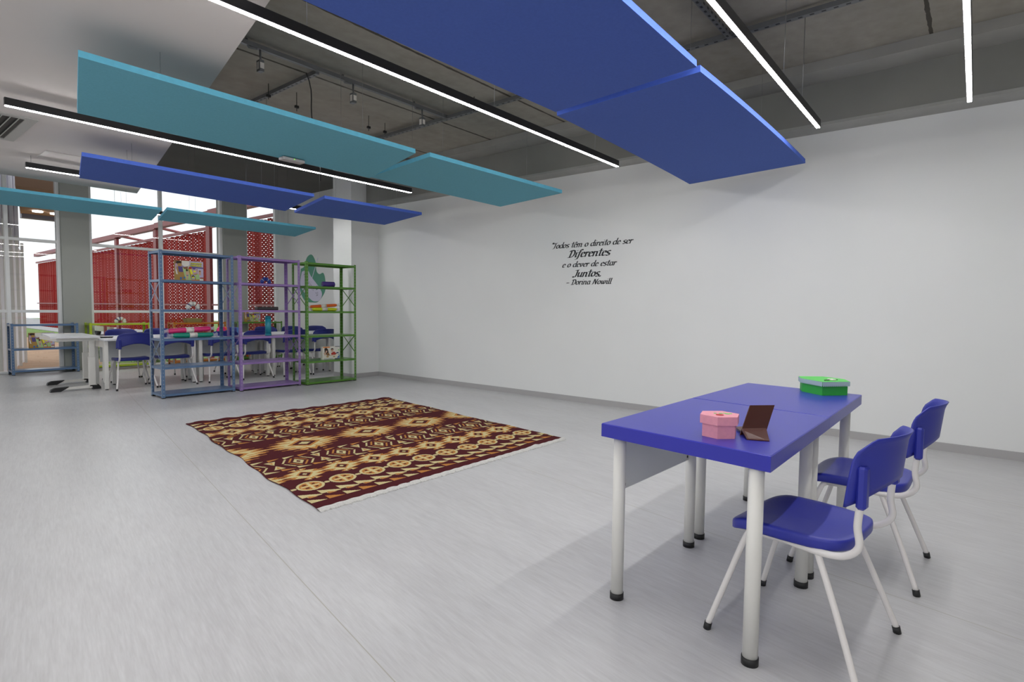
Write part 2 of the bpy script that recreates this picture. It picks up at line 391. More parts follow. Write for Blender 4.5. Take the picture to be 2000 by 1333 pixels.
window('window_2', 3.30, 5.80, [4.56], [1.085, 2.37], 'wide floor to ceiling window facing the red screens')
window('window_3', 6.31, 7.10, [], [1.085, 2.37], 'narrow tall window beside the mural wall')
struct(MB().box(7.10, RX, FY-.06, FY+.1, 0, ZF).build('trim_2', 'alu'))

# ------------------------------------------------------------------ LED lines
def led(x0, x1, y, z, label, wires):
    t = thing('linear_light', ((x0+x1)/2, y, z), label, 'ceiling light', 'black linear LED lights'); h = (x1-x0)/2
    MB().box(-h, h, -.018, .018, .003, .066, .002).build('housing', 'ledbody', t)
    MB().box(-h+.004, h-.004, -.0135, .0135, -.002, .0028).build('diffuser', 'led', t)
    ox = (x0+x1)/2
    for wx in wires:
        top = 3.0 if (wx < 1.66+(y-3)*.2145 and y < 10.3) else (ZS if y < 6.9 else ZF)
        w = MB().tube([(wx-ox, 0, .066), (wx-ox, 0, top-z)], .0022, 6); w.build('suspension_wire', 'steelwire', t)
    return t
led(1.0, 5.27, 6.16, 2.85, 'suspended LED line light beyond the larger teal ceiling panel', (1.5, 3.2, 4.8))
led(.95, 5.69, 3.166, 2.85, 'long LED line light between the big blue panels and the teal panels', (1.9, 3.6, 5.2))
led(1.27, 5.535, 1.13, 2.85, 'LED line light right of the big blue ceiling panels', (1.8, 4.38, 4.93))
led(1.27, 5.54, .11, 2.85, 'LED line light nearest the upper right corner of the photo', (1.8, 3.5))
led(1.59, 5.55, 8.74, 2.85, 'LED line light whose left end shows beside the far blue panel', (1.64, 4.2))
led(1.59, 5.85, 11.3, 2.85, 'LED line light glimpsed in the gap between the two farthest teal panels', (3.2, 5.2))
# assumed lines over the unseen left half of the room, added for fill
for yy, lab in ((6.16, 'LED line light over the left half of the room, farthest of its row'), (3.166, 'LED line light over the left half of the room, middle of its row'),
                (.11, 'LED line light over the left half of the room, beside the camera'), (-2.6, 'LED line light over the left half of the room, behind the camera')):
    led(-3.85, -.15 if yy > 5 else .4, yy, 2.85, lab, (-2.8, -.6))
# ------------------------------------------------------------------ acoustic panels
def panel(kind, c, label, bow=0):
    m0, m1 = kind, kind+'edge'
    A, B, C, D = [Vector(p) for p in c]     # underside near-left, near-right, far-right, far-left
    cen = (A+B+C+D)/4; nrm = (B-A).cross(D-A).normalized(); up_ = nrm if nrm.z > 0 else -nrm
    t = thing('acoustic_panel', cen, label, 'acoustic panel', 'hanging acoustic ceiling panels')
    th = .042; n = 10; b = MB(); v = []
    for k in range(n+1):
        s = k/n; z = Vector((0, 0, bow*4*s*(1-s)))
        a = A.lerp(B, s)+z-cen; d = D.lerp(C, s)+z*.5-cen
        v += [a, d, a+up_*th, d+up_*th]
    f1 = []; f2 = []
    for k in range(n):
        i = k*4; j = i+4
        f1 += [(i, i+1, j+1, j), (i+2, j+2, j+3, i+3)]; f2 += [(i, j, j+2, i+2), (i+1, i+3, j+3, j+1)]
    f2 += [(0, 2, 3, 1), (n*4, n*4+1, n*4+3, n*4+2)]
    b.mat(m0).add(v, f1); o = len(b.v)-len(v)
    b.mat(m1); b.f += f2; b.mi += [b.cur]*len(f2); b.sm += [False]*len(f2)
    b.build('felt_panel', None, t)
    for s in (.18, .82):
        for q in (.25, .75):
            p = A.lerp(B, s).lerp(D.lerp(C, s), q)-cen+up_*th
            top = ZS if (p+cen).y < 6.9 else ZF
            if (p+cen).x < 1.66+((p+cen).y-3)*.2145: top = 3.0
            MB().tube([p, p+Vector((0, 0, .03))], .008, 6).tube([p+Vector((0, 0, .03)), (p.x, p.y, top-cen.z)], .0013, 5).build('hanging_wire', 'steelwire', t)
    return t
panel('teal', [(1.032, 4.225, 2.73), (3.662, 4.218, 2.73), (3.79, 5.107, 2.64), (1.236, 5.129, 2.64)], 'large teal acoustic panel over the middle left of the room')
panel('teal', [(3.827, 4.195, 2.73), (6.024, 4.137, 2.73), (6.013, 5.162, 2.665), (3.829, 5.159, 2.665)], 'shorter teal acoustic panel ending near the right wall')
panel('blue', [(1.711, 6.989, 2.73), (4.263, 6.956, 2.73), (4.311, 7.80, 2.63), (1.848, 7.667, 2.63)], 'long blue acoustic panel above the blue shelf unit')
panel('blue', [(4.417, 6.954, 2.73), (6.109, 6.883, 2.73), (6.099, 7.812, 2.65), (4.538, 7.947, 2.65)], 'short blue acoustic panel in front of the white corner column')
panel('teal', [(1.0, 9.96, 2.73), (3.434, 9.917, 2.73), (3.482, 10.503, 2.63), (1.0, 10.66, 2.63)], 'farthest teal panel at the left edge before the grey pillar')
panel('teal', [(3.47, 9.80, 2.73), (6.042, 9.814, 2.73), (6.027, 10.543, 2.64), (3.56, 10.443, 2.64)], 'farthest teal panel crossing in front of the wide window')
panel('blue', [(.72, 1.37, 2.73), (3.42, 1.377, 2.73), (3.389, 2.396, 2.665), (.70, 2.50, 2.665)], 'biggest blue panel cut by the top edge of the photo')
panel('blue', [(3.499, 1.385, 2.73), (6.242, 1.377, 2.73), (6.191, 2.535, 2.665), (3.457, 2.431, 2.665)], 'big blue panel pointing at the right wall', bow=.02)
# emergency light on the teal panel
t = thing('emergency_light', (2.87, 5.06, 2.645), 'small white emergency light box on the underside of the teal panel', 'emergency light')
MB().box(-.11, .11, -.045, .045, -.030, -.002, .006).build('case', 'grey_plastic', t)
MB().ell((.0, -.046, -.014), .006, .004, .006, 8, 5).build('indicator', 'greenled', t)
# AC grille and access hatch on drywall
t = thing('air_vent', (1.0, 7.5, 3.0), 'slatted air vent grille in the pale ceiling', 'air vent')
f = MB(); x0, x1, y0, y1 = -.75, .38, -.52, .6
f.box(x0, x1, y0, y0+.07, -.012, 0).box(x0, x1, y1-.07, y1, -.012, 0).box(x0, x0+.07, y0+.07, y1-.07, -.012, 0).box(x1-.09, x1, y0+.07, y1-.07, -.012, 0)
f.build('frame', 'vent_frame', t)
MB().box(x0+.07, x1-.09, y0+.07, y1-.07, -.003, -.001).build('backing', 'vent_dark', t)
f = MB()
for k in range(16):
    xx = x0+.09+k*.061
    if xx < x1-.11: f.box(-.004, .004, y0+.07, y1-.07, -.028, .0, 0, Matrix.Translation((xx, 0, -.002)) @ Matrix.Rotation(R(35), 4, 'Y'))
f.build('slats', 'pillar', t)
t = thing('access_hatch', (2.1, 8.50, 3.0), 'flat white access hatch in the pale ceiling behind the far blue panel', 'ceiling hatch')
MB().box(-.40, .40, -.2, .2, -.006, 0).build('hatch_panel', 'drywall', t)
MB().box(-.41, -.36, -.21, .21, -.01, -.001).build('hatch_edge', 'access_white', t)
# ------------------------------------------------------------------ conduits, channels and outlets under the slab
def channel(a, c, label, w=.038, holes=True):
    a = Vector(a); c = Vector(c); d = c-a; L_ = d.length; ang = math.atan2(d.y, d.x)
    b = MB().mat('galv').box(0, L_, -w/2, w/2, 0, .038)
    if holes:
        b.mat('black')
        for k in range(int(L_/.08)): b.box(.04+k*.08, .07+k*.08, -.009, .009, -.0006, .001); b.box(.04+k*.08, .07+k*.08, -w/2-.0006, -w/2+.001, .012, .028)
    o = b.build('cable_channel', None, None, a, ang)
    return tag(o, label, 'cable channel', 'galvanised cable channels under the slab')
channel((1.9, 4.97, 3.50), (4.80, 4.97, 3.50), 'galvanised channel carrying the three hanging socket boxes', holes=False)
channel((3.10, 4.99, 3.48), (3.10, 6.6, 3.48), 'short perforated channel running behind the teal panel')
channel((4.80, .2, 3.49), (4.80, 6.5, 3.49), 'long perforated channel parallel to the right wall', .05)
channel((2.2, 1.66, 3.48), (4.80, 1.66, 3.48), 'channel ending beside the long channel near the line lights')
def socket(x, y, label):
    t = thing('socket_box', (x, y, 3.50), label, 'power socket', 'hanging socket boxes')
    MB().tube([(0, 0, 0), (0, 0, -.06), (0, -.01, -.09)], .009, 8).build('stem', 'galv', t)
    MB().box(-.022, .022, -.03, .03, -.19, -.09, .004).build('box', 'galv', t)
    MB().box(-.024, -.022, -.018, .018, -.17, -.11).box(-.018, .018, -.032, -.03, -.165, -.115).build('socket_face', 'paper_label', t)
    MB().tube([(-.03, .0, -.0), (-.1, 0, -.01), (-.12, 0, .03), (-.12, 0, .055)], .012, 8).build('conduit_bend', 'galv', t)
socket(2.53, 4.97, 'hanging socket box nearest the pale ceiling edge')
socket(3.49, 4.97, 'hanging socket box in the middle of its row')
socket(4.41, 4.97, 'hanging socket box farthest right, above the teal panels')
for x, y, z, lab in ((3.03, 5.79, .16, 'threaded rod beside the short perforated channel'), (3.34, 5.78, .2, 'thin threaded rod under the slab, right of the short channel'),
                (4.27, 5.77, .18, 'thin threaded rod above the right end of the larger teal panel'), (4.56, 5.83, .14, 'threaded rod with bracket beside the long channel'),
                (4.6, 4.34, .16, 'threaded rod with bracket above the middle line light'), (4.0, 3.4, .12, 'short rod stub under the slab near the big blue panel')):
    tag(MB().tube([(0, 0, 0), (0, 0, -z)], .004, 6).box(-.02, .02, -.012, .012, -z*.7-.025, -z*.7).build('threaded_rod', 'black', None, (x, y, ZS)), lab, 'ceiling rod', 'threaded rods under the slab')
pts = [(3.02, 5.05, 3.48)]+[(3.02+.02*math.sin(k*.9)+.045*k, 5.05+.05*k, 3.48-.045*k-.003*k*k) for k in range(1, 12)]
tag(MB().tube(pts, .006, 8).build('loose_cable', 'black'), 'black cable dangling from the channel above the teal panel', 'cable')

# ------------------------------------------------------------------ wall lettering (broad nib strokes)
def arc(cx, cy, rx, ry, a0, a1, n=12): return [(cx+rx*math.cos(R(a0+(a1-a0)*k/n)), cy+ry*math.sin(R(a0+(a1-a0)*k/n))) for k in range(n+1)]
O = arc(.36, .5, .30, .46, 60, 420, 20)
G = {
 '"': (.42, [[(.08, 1.65), (.06, 1.3)], [(.28, 1.65), (.26, 1.3)]]),
 'T': (.80, [[(.0, 1.25), (.1, 1.42), (.35, 1.42), (.8, 1.5)], [(.45, 1.42), (.42, .5), (.30, .05), (.08, -.05)]]),
 'o': (.80, [O]), 'd': (.86, [arc(.36, .5, .30, .46, 40, 330, 16), [(.70, 1.6), (.66, .2), (.74, .05), (.84, .10)]]),
 's': (.66, [arc(.33, .74, .22, .23, 30, 250, 10)+arc(.30, .24, .24, .22, 80, -150, 12)]),
 't': (.56, [[(.26, 1.42), (.24, .2), (.32, .04), (.48, .08)], [(-.02, 1.02), (.56, 1.06)]]),
 'e': (.72, [[(.1, .48), (.58, .62)]+arc(.36, .62, .24, .34, 10, 180, 8)+arc(.37, .42, .26, .39, 180, 320, 8)]),
 'ê': (.72, [[(.1, .48), (.58, .62)]+arc(.36, .62, .24, .34, 10, 180, 8)+arc(.37, .42, .26, .39, 180, 320, 8), [(.16, 1.2), (.36, 1.42), (.54, 1.2)]]),
 'm': (1.34, [[(.12, .98), (.12, .02)], [(.14, .7), (.34, .95), (.52, .9), (.56, .7), (.56, .02)], [(.58, .7), (.80, .95), (1.0, .9), (1.04, .7), (1.02, .15), (1.12, .03), (1.22, .1)]]),
 'n': (.90, [[(.12, .98), (.12, .02)], [(.14, .7), (.36, .95), (.56, .9), (.62, .7), (.60, .15), (.70, .03), (.80, .1)]]),
 'i': (.42, [[(.06, .92), (.16, .96), (.16, .15), (.24, .03), (.36, .1)], [(.17, 1.32), (.21, 1.36)]]),
 'r': (.60, [[(.04, .92), (.14, .98), (.14, .02)], [(.16, .65), (.34, .94), (.50, .92), (.52, .80)]]),
 'D': (1.05, [[(.30, 1.42), (.22, .05), (.0, .03)], [(.0, 1.20), (.12, 1.40), (.45, 1.46), (.80, 1.30), (.92, .85), (.82, .35), (.50, .04), (.22, .03)]]),
 'f': (.56, [[(.66, 1.38), (.50, 1.55), (.34, 1.40), (.28, .9), (.24, .0), (.12, -.38), (-.10, -.42)], [(.04, .96), (.52, 1.02)]]),
 'J': (.72, [[(.18, 1.42), (.64, 1.46)], [(.52, 1.44), (.50, .4), (.36, .02), (.10, -.05), (.0, .15)]]),
 'u': (.90, [[(.04, .92), (.14, .96), (.12, .3), (.24, .04), (.42, .1), (.62, .4)], [(.66, .96), (.64, .15), (.74, .03), (.84, .1)]]),
 '.': (.36, [[(.06, .0), (.16, .0), (.18, .14), (.08, .14), (.06, .0)]]), 'v': (.80, [[(.04, .90), (.16, .95), (.20, .3), (.32, .04), (.56, .3), (.64, .75), (.56, .98)]]),
 'a': (.84, [arc(.36, .5, .28, .46, 50, 330, 16), [(.64, .96), (.62, .2), (.70, .05), (.82, .10)]]),
 '-': (.80, [[(.08, .50), (.60, .50)], [(.08, .56), (.60, .56)]]), 'N': (1.15, [[(.0, .0), (.14, .1), (.26, 1.40)], [(.20, 1.42), (.36, 1.3), (.78, .02)], [(.78, .05), (.92, 1.3), (1.06, 1.45)]]),
 'w': (1.20, [[(.04, .90), (.16, .95), (.18, .3), (.30, .04), (.50, .2), (.60, .95)], [(.58, .9), (.58, .3), (.70, .04), (.92, .25), (1.02, .75), (.94, .98)]]),
 'l': (.42, [[(.04, 1.52), (.16, 1.58), (.14, .15), (.22, .03), (.34, .1)]]), ' ': (.52, []),
}
def hull(P):
    P = sorted(set(P))
    def half(Q):
        h = []
        for p in Q:
            while len(h) > 1 and (h[-1][0]-h[-2][0])*(p[1]-h[-2][1])-(h[-1][1]-h[-2][1])*(p[0]-h[-2][0]) <= 1e-12: h.pop()
            h.append(p)
        return h
    a = half(P); c = half(P[::-1]); return a[:-1]+c[:-1]
def text_polys(s, xh, nib=.20, sl=.30):
    ca, sa = math.cos(R(18))*nib/2, math.sin(R(18))*nib/2; t = .032
    pen = [(ca, sa+t), (ca, sa-t), (-ca, -sa-t), (-ca, -sa+t)]
    out = []; x = 0
    for ch in s:
        w, st = G[ch]
        for stroke in st:
            for a, c in zip(stroke[:-1], stroke[1:]):
                h = hull([(a[0]+p[0], a[1]+p[1]) for p in pen]+[(c[0]+p[0], c[1]+p[1]) for p in pen])
                out.append([((x+q[0]+sl*q[1])*xh, q[1]*xh) for q in h])
        x += w
    return out, x*xh
quote = thing('wall_lettering', (WX, 4.0, 1.85), 'black italic quotation lettered on the long white wall', 'wall lettering')
def text_line(s_, ya, yb, z, xh, nib=.24):
    words = s_.split(' '); x = 0; lay = []
    for w in words:
        pol, ww = text_polys(w, xh, nib); lay.append((x, pol)); x += ww+G[' '][0]*xh
    sc = (ya-yb)/(x-G[' '][0]*xh)
    for x0, pol in lay:
        b = MB()
        for k, p in enumerate(pol):
            b.poly([(-.0006-.000004*(k % 40), ya-(u+x0)*sc-4.0, z+v_-1.85) for u, v_ in p], (-.0012, 0, 0))
        b.build('word', 'letter', quote)
text_line('"Todos têm o direito de ser', 4.62, 3.375, 2.092, .050)
text_line('Diferentes', 4.33, 3.69, 1.958, .066, .26)
text_line('e o dever de estar', 4.43, 3.60, 1.827, .049)
text_line('Juntos.', 4.25, 3.81, 1.692, .064, .26)
text_line('- Dorina Nowill', 4.36, 3.66, 1.590, .048)

# ------------------------------------------------------------------ rug
def in_rhomb(u, v, cu, cv, a, b_): return np.abs(u-cu)/a+np.abs(v-cv)/b_
def make_rug():
    NU, NV = 460, 560
    A, B, C, D = [np.array(p) for p in ((1.885, 3.075), (4.515, 3.045), (4.93, 6.24), (2.403, 6.365))]
    s = np.linspace(0, 1, NU+1); t = np.linspace(0, 1, NV+1)
    Sg, Tg = np.meshgrid(s, t)
    Sd = Sg.copy(); wob = .004*np.sin(Tg*17)+.003*np.sin(Tg*41+1)
    Sd = Sg+np.where(Sg < .5, 1, -.6)*wob*(np.abs(Sg-.5)*2)**4
    Td = Tg+.003*np.sin(Sg*13+2)*(np.abs(Tg-.5)*2)**4
    P = (A[None, None]*((1-Sd)*(1-Td))[..., None]+B*(Sd*(1-Td))[..., None]+C*(Sd*Td)[..., None]+D*((1-Sd)*Td)[..., None])
    z = .009+.0035*np.sin(Sg*7+Tg*3)*np.sin(Tg*9+1)+.006*np.exp(-((Sg-.62)**2/.0006+(Tg-.02)**2/.004))+.008*np.exp(-((Sg-.83)**2/.0004+(Tg-.0)**2/.002))+.01*np.exp(-((Tg-1)**2/.0004))*(np.sin(Sg*31)**2)
    top = np.dstack([P, z]).reshape(-1, 3)
    bot = top.copy(); bot[:, 2] -= .006
    nv = (NU+1)*(NV+1)
    idx = np.arange(nv).reshape(NV+1, NU+1)
    q = np.stack([idx[:-1, :-1], idx[:-1, 1:], idx[1:, 1:], idx[1:, :-1]], -1).reshape(-1, 4)
    qb = q[:, ::-1]+nv
    def side(a): return np.stack([a[:-1], a[:-1]+nv, a[1:]+nv, a[1:]], -1)
    sd = np.concatenate([side(idx[0, :])[:, ::-1][:, ::-1], side(idx[-1, ::-1]), side(idx[::-1, 0]), side(idx[:, -1])])
    F_ = np.concatenate([q, sd])
    # colour per face
    u = np.broadcast_to(((s[:-1]+s[1:])/2)[None], (NV, NU)); v0 = np.broadcast_to(((t[:-1]+t[1:])/2)[:, None], (NV, NU))
    v = np.minimum(v0, 1-v0)
    col = np.zeros((NV, NU), int)      # 0 maroon 1 cream 2 orange
    def st(mask, c): col[mask] = c
    # small triangle row next to the border
    p = .0495; k = np.floor(u/p); fu = u/p-k
    tri = (v > .034) & (v < .056) & (fu > .05) & (fu < .05+.9*(1-(v-.034)/.022))
    st(tri & (k % 2 == 0), 1); st(tri & (k % 2 == 1), 2)
    # stepped zigzag
    p = .0545; k = np.floor(u/p); fu = u/p-k
    lo = .060+.0*fu
    st((v > .066) & (v < .096-.026*fu) & (fu < .95), 1)
    st((v > .060) & (v < .084-.030*fu) & (fu > .28), 2)
    st((v > .056) & (v < .072) & (fu < .24), 0)
    st((v > .056) & (v < .062), 0)
    # medallions
    cu = np.round((u-.056)/.0987)*.0987+.056
    d = np.sqrt(((u-cu)/.0395)**2+((v-.134)/.0300)**2)
    st(d < 1, 1); st(d < .80, 2)
    st((np.abs(u-cu) < .0045) & (d < .70), 1); st((np.abs(v-.134) < .0028) & (d < .70), 1)
    st((np.abs(np.abs(u-cu)-.0135) < .0045) & (np.abs(np.abs(v-.134)-.0105) < .0036), 0)
    cu = np.round((u-.1055)/.0987)*.0987+.1055
    st(((u-cu)/.0085)**2+((v-.134)/.0062)**2 < 1, 1)
    # flame diamonds (ikat)
    def flame(cu, cv, a, b_, teeth, thick):
        du = np.abs(u-cu)/a; dv = np.abs(v-cv)/b_
        # outline ragged along u (points stretched in u direction)
        saw = np.abs(((v-cv)/b_*teeth) % 1-.5)*2
        r = du*(1.0)+dv*1.0
        out = r+.17-.40*saw*(du > .10)
        st(out < .86, 2); st(out < .72, 1)
        st(r < .38, 2); st(r < .29, 0); st(r < .11, 1)
    cu = np.round((u-.091)/.118)*.118+.091
    # link squares
    cl = np.round((u-.150)/.118)*.118+.150
    rl = np.abs(u-cl)/.026+np.abs(v-.222)/.0001*0
    lk = (np.abs(u-cl) < .020) & (np.abs(v-.222) < .016)
    st(lk, 2); st((np.abs(u-cl) < .013) & (np.abs(v-.222) < .011), 0)
    flame(cu, .222, .068, .064, 3.0, 0)
    # chevron band
    p = .0495
    for vc, sg in ((.289, 1), (.385, -1)):
        k = np.floor(u/p); fu = u/p-k; h = (v-(vc-.008))/.016
        if sg < 0: h = 1-h
        tri = (h > 0) & (h < 1) & (fu > .1) & (fu < .1+.85*(1-h))
        st(tri & (k % 2 == 0), 1); st(tri & (k % 2 == 1), 2)
    cu = np.round((u-.13)/.1505)*.1505+.13; du = np.abs(u-cu); dv = np.abs(v-.336)
    w = du+dv*.72
    band = (dv < .036)
    st(band & (w < .018), 1); st((w < .0075), 0)
    st(band & (w > .028) & (w < .035) & (dv > .003), 2)
    st(band & (w > .048) & (w < .055) & (dv > .003), 1)
    hg = (.0753-du); st(band & (hg > 0) & (dv > .004) & (hg < (dv-.004)*.55), 1)
    st((hg > 0) & (dv > .012) & (dv < .030) & (hg < (dv-.012)*.3), 2)
    # big central diamonds (row is not mirrored)
    cu = np.round((u-.237)/.2625)*.2625+.237; vv = v0-.497
    du = np.abs(u-cu)/.140; dv = np.abs(vv)/.088
    saw = np.abs((vv/.088*4.0) % 1-.5)*2; saw2 = np.abs(((u-cu)/.140*4) % 1-.5)*2
    r = du+dv*.95; out = r+.12-.36*saw*(du > .15)-.12*saw2*(dv > .3)
    mid = (np.abs(vv) < .097)
    st(mid & (out < .90), 2); st(mid & (out < .76), 1)
    stripe = mid & (out < .80) & (r > .55) & ((vv/.088*4.0) % 1 < .28); st(stripe, 2)
    st(mid & (r < .46), 2); st(mid & (r < .34), 0); st(mid & (r < .17), 1)
    pal = np.array([(.075, .0095, .013, 1), (.62, .53, .27, 1), (.50, .215, .05, 1)], dtype=np.float32)
    cf = pal[col.reshape(-1)]
    call = np.concatenate([cf, np.tile(pal[0], (len(sd), 1))]).astype(np.float32)
    me = bpy.data.meshes.new('woven_field')
    V = np.concatenate([top, bot]).astype(np.float32)
    org = np.array([3.43, 4.68, 0], dtype=np.float32); V -= org
    me.vertices.add(len(V)); me.vertices.foreach_set('co', V.ravel())
    me.loops.add(F_.size); me.loops.foreach_set('vertex_index', F_.ravel().astype(np.int32))
    me.polygons.add(len(F_)); me.polygons.foreach_set('loop_start', (np.arange(len(F_))*4).astype(np.int32))
    me.update(calc_edges=True); me.validate()
    at = me.attributes.new('weave', 'FLOAT_COLOR', 'FACE'); at.data.foreach_set('color', call.ravel())
    me.materials.append(M['rug'])
    t = thing('rug', tuple(float(x) for x in org), 'maroon patterned woven rug with cream and orange motifs', 'rug')
    o = bpy.data.objects.new('woven_field', me); COL.objects.link(o); o.parent = t
    # fringes
    rnd = random.Random(3)
    for (a, c, sgn) in ((A, B, -1), (D, C, 1)):
        b = MB(); n = 260
        lw = .036 if sgn < 0 else .012
        v = []; f = []
        for i in range(n+1):
            ss = i/n; p = a*(1-ss)+c*ss-org[:2]
            l = lw*(1+.15*math.sin(i*.7)+.25*rnd.random()) ; zz = .008+.003*math.sin(i*.31)**2+(.01*math.exp(-((ss-.83)/.02)**2))
            v += [(p[0], p[1]+.006*-sgn, zz+.003), (p[0]+.004*math.sin(i*2.1), p[1]+sgn*l*.5, zz+.004+.002*rnd.random()), (p[0]+.006*math.sin(i*1.3), p[1]+sgn*l, .0015)]
        for i in range(n):
            q = i*3; f += [(q, q+3, q+4, q+1), (q+1, q+4, q+5, q+2)]
        b.add(v, f)
        if sgn < 0:
            for i in range(0, n, 2):
                p = Vector(v[i*3+2]); b.tube([p+Vector((0, .01, .003)), p+Vector((.006*(rnd.random()-.5), -.012*rnd.random()-.004, 0.001))], .0018, 4)
        b.build('fringe', 'fringe', t)
make_rug()

# ------------------------------------------------------------------ school chairs
def smooth_path(P, n=6):
    out = []
    for i in range(len(P)-1):
        p0 = Vector(P[max(i-1, 0)]); p1 = Vector(P[i]); p2 = Vector(P[i+1]); p3 = Vector(P[min(i+2, len(P)-1)])
        for k in range(n):
            t = k/n; out.append(.5*((2*p1)+(p2-p0)*t+(2*p0-5*p1+4*p2-p3)*t*t+(3*p1-p0-3*p2+p3)*t**3))
    out.append(Vector(P[-1])); return out
def make_chair(mblue, mtube, label):
    t = thing('school_chair', (0, 0, 0), label, 'chair', 'blue plastic school chairs')
    # seat: rounded plan, front curls down, gentle dish
    b = MB(); n = 48; v = []
    def plan(a, s):
        c, d = math.cos(a), math.sin(a); e = .42
        x = .222*s*math.copysign(abs(c)**e, c); y = .215*s*math.copysign(abs(d)**e, d)+.015
        if y < 0: x *= 1-.10*(min(1, -y/.2))
        return x, y
    def zt(x, y): return .452-.028*max(0, (y-.12)/.11)**2+.010*abs(x/.2)**2.5+.012*max(0, (-y-.08)/.12)**2-.006*math.exp(-((x/.12)**2+((y+.03)/.12)**2))
    rings = [(0.02, 0), (.35, 0), (.65, 0), (.85, 0), (.965, -.001), (.992, -.005), (1.0, -.013), (.998, -.036), (.975, -.042), (.93, -.036), (.5, -.024), (.02, -.022)]
    for s, dz in rings:
        for k in range(n):
            x, y = plan(2*math.pi*k/n, s); v.append((x, y, zt(x, y)+dz))
    f = []
    for i in range(len(rings)-1):
        for k in range(n): f.append((i*n+k, (i+1)*n+k, (i+1)*n+(k+1) % n, i*n+(k+1) % n))
    f += [tuple(range(n)), tuple(range(len(rings)*n-1, (len(rings)-1)*n-1, -1))]
    b.add(v, f, True); b.build('seat', mblue, t)
    # backrest: curved shell, arched underside
    b = MB(); nx, nz = 26, 10; v = []
    def bp(i, j, side):
        s = -1+2*i/nx; tq = j/nz
        top = .842-.012*s*s-.030*max(0, abs(s)-.80)/.2*1.2
        bot = .625+.052*(1-min(1, abs(s)/.80)**2) if abs(s) < .80 else .625-.02*(abs(s)-.8)/.2
        z = bot+(top-bot)*tq
        hw = .245-.028*max(0, (z-.70)/.14)
        x = s*hw; y = -.292+.092*s*s-.022*(z-.65)/.2-.010*max(0, tq-.85)/.15+.0035*side
        return (x, y, z)
    for side in (1, -1):
        for j in range(nz+1):
            for i in range(nx+1): v.append(bp(i, j, side))
    m_ = nx+1; off = (nz+1)*m_; f = []
    for j in range(nz):
        for i in range(nx):
            a = j*m_+i; f.append((a+1, a, a+m_, a+m_+1)); f.append((off+a, off+a+1, off+a+m_+1, off+a+m_))
    for i in range(nx): f += [(i, i+1, off+i+1, off+i), (nz*m_+i+1, nz*m_+i, off+nz*m_+i, off+nz*m_+i+1)]
    for j in range(nz): f += [((j+1)*m_, j*m_, off+j*m_, off+(j+1)*m_), (j*m_+nx, (j+1)*m_+nx, off+(j+1)*m_+nx, off+j*m_+nx)]
    b.add(v, f, True)
    o = b.build('backrest', mblue, t)
    # sockets that grip the back tubes
    for sx in (-1, 1):
        MB().box(-.022, .022, -.017, .014, .600, .745, .008, Matrix.Translation((sx*.207, -.236, 0))).build('back_socket', mblue, o)
    for sx in (-1, 1):
        MB().tube(smooth_path([(sx*.185, .02, .415), (sx*.20, -.11, .412), (sx*.208, -.19, .425), (sx*.212, -.235, .470), (sx*.210, -.228, .54), (sx*.207, -.233, .62), (sx*.207, -.236, .70)]), .0125, 12).build('back_tube', mtube, t)
        MB().tube([(sx*.185, .13, .414), (sx*.185, -.09, .414)], .0125, 10).build('seat_rail', mtube, t)
        for sy in (1, -1):
            foot = Vector((sx*.262, sy*.262, .0))
            topy = .135 if sy > 0 else -.10
            P = smooth_path([(sx*.175, topy-sy*.03, .413), (sx*.19, topy, .408), (sx*.2, topy+sy*.018, .375), tuple(foot.lerp(Vector((sx*.19, topy+sy*.01, .42)), .5)), tuple(foot+Vector((0, 0, .012)))], 5)
            lg = MB().tube(P, .0115, 12).build('leg', mtube, t)
            d = (P[-1]-P[-2]).normalized()
            MB().tube([P[-1]-d*.016, P[-1]+Vector((0, 0, -.012))], .0145, 12).build('foot_cap', 'black', lg)
    MB().tube([(-.185, .05, .414), (.185, .05, .414)], .010, 8).build('cross_bar', mtube, t)
    return t
c0 = make_chair('bluechair', 'white_tube', '')
place(c0, (2.40, .475, 0), R(-7), 'nearest blue school chair, tucked in at the front blue table')
c1 = copy_tree(c0); place(c1, (3.30, .405, 0), R(-1), 'blue school chair just behind the nearest one, closer to the wall')
near = [(2.935, 9.80, 'white conference desk chair at the left end, back turned to the room'), (3.50, 9.79, 'second chair from the left in the near row at the white desks'),
        (4.19, 9.78, 'third chair from the left in the near row, behind the blue shelf unit'), (4.75, 9.76, 'chair seen through the middle of the lilac shelf unit'),
        (5.44, 9.72, 'chair seen at the joint of the lilac and green shelf units'), (5.98, 9.66, 'near-row chair at the right end beside the corner column')]
near_lab = ['navy school chair at the left end of the near row, seen from behind', 'navy chair behind the left post of the steel-blue shelf unit', 'navy chair behind the right part of the steel-blue shelf unit',
            'navy chair seen through the lilac shelf unit, near row', 'navy chair seen through the right end of the lilac shelf unit, near row', 'navy chair seen through the green shelf unit, near row']
cn = make_chair('navy', 'white_tube', '')  # desk chairs take the blue with shade mixed into its colour
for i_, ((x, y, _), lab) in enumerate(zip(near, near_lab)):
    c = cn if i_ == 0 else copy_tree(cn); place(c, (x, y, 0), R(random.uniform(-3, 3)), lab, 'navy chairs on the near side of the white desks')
far_lab = ['chair facing us in front of the lime low shelf', 'chair facing us behind the upper left of the steel-blue shelf', 'chair facing us beside the small bird toy',
           'chair facing us behind the teal bottle', 'far-row chair facing us in front of the mural wall, left one', 'far-row chair facing us, last one towards the recessed wall']
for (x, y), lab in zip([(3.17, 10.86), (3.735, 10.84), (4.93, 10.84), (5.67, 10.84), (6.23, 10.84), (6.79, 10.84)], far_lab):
    c = copy_tree(cn); place(c, (x, y, 0), R(180+random.uniform(-3, 3)), lab, 'navy chairs on the far side of the white desks')

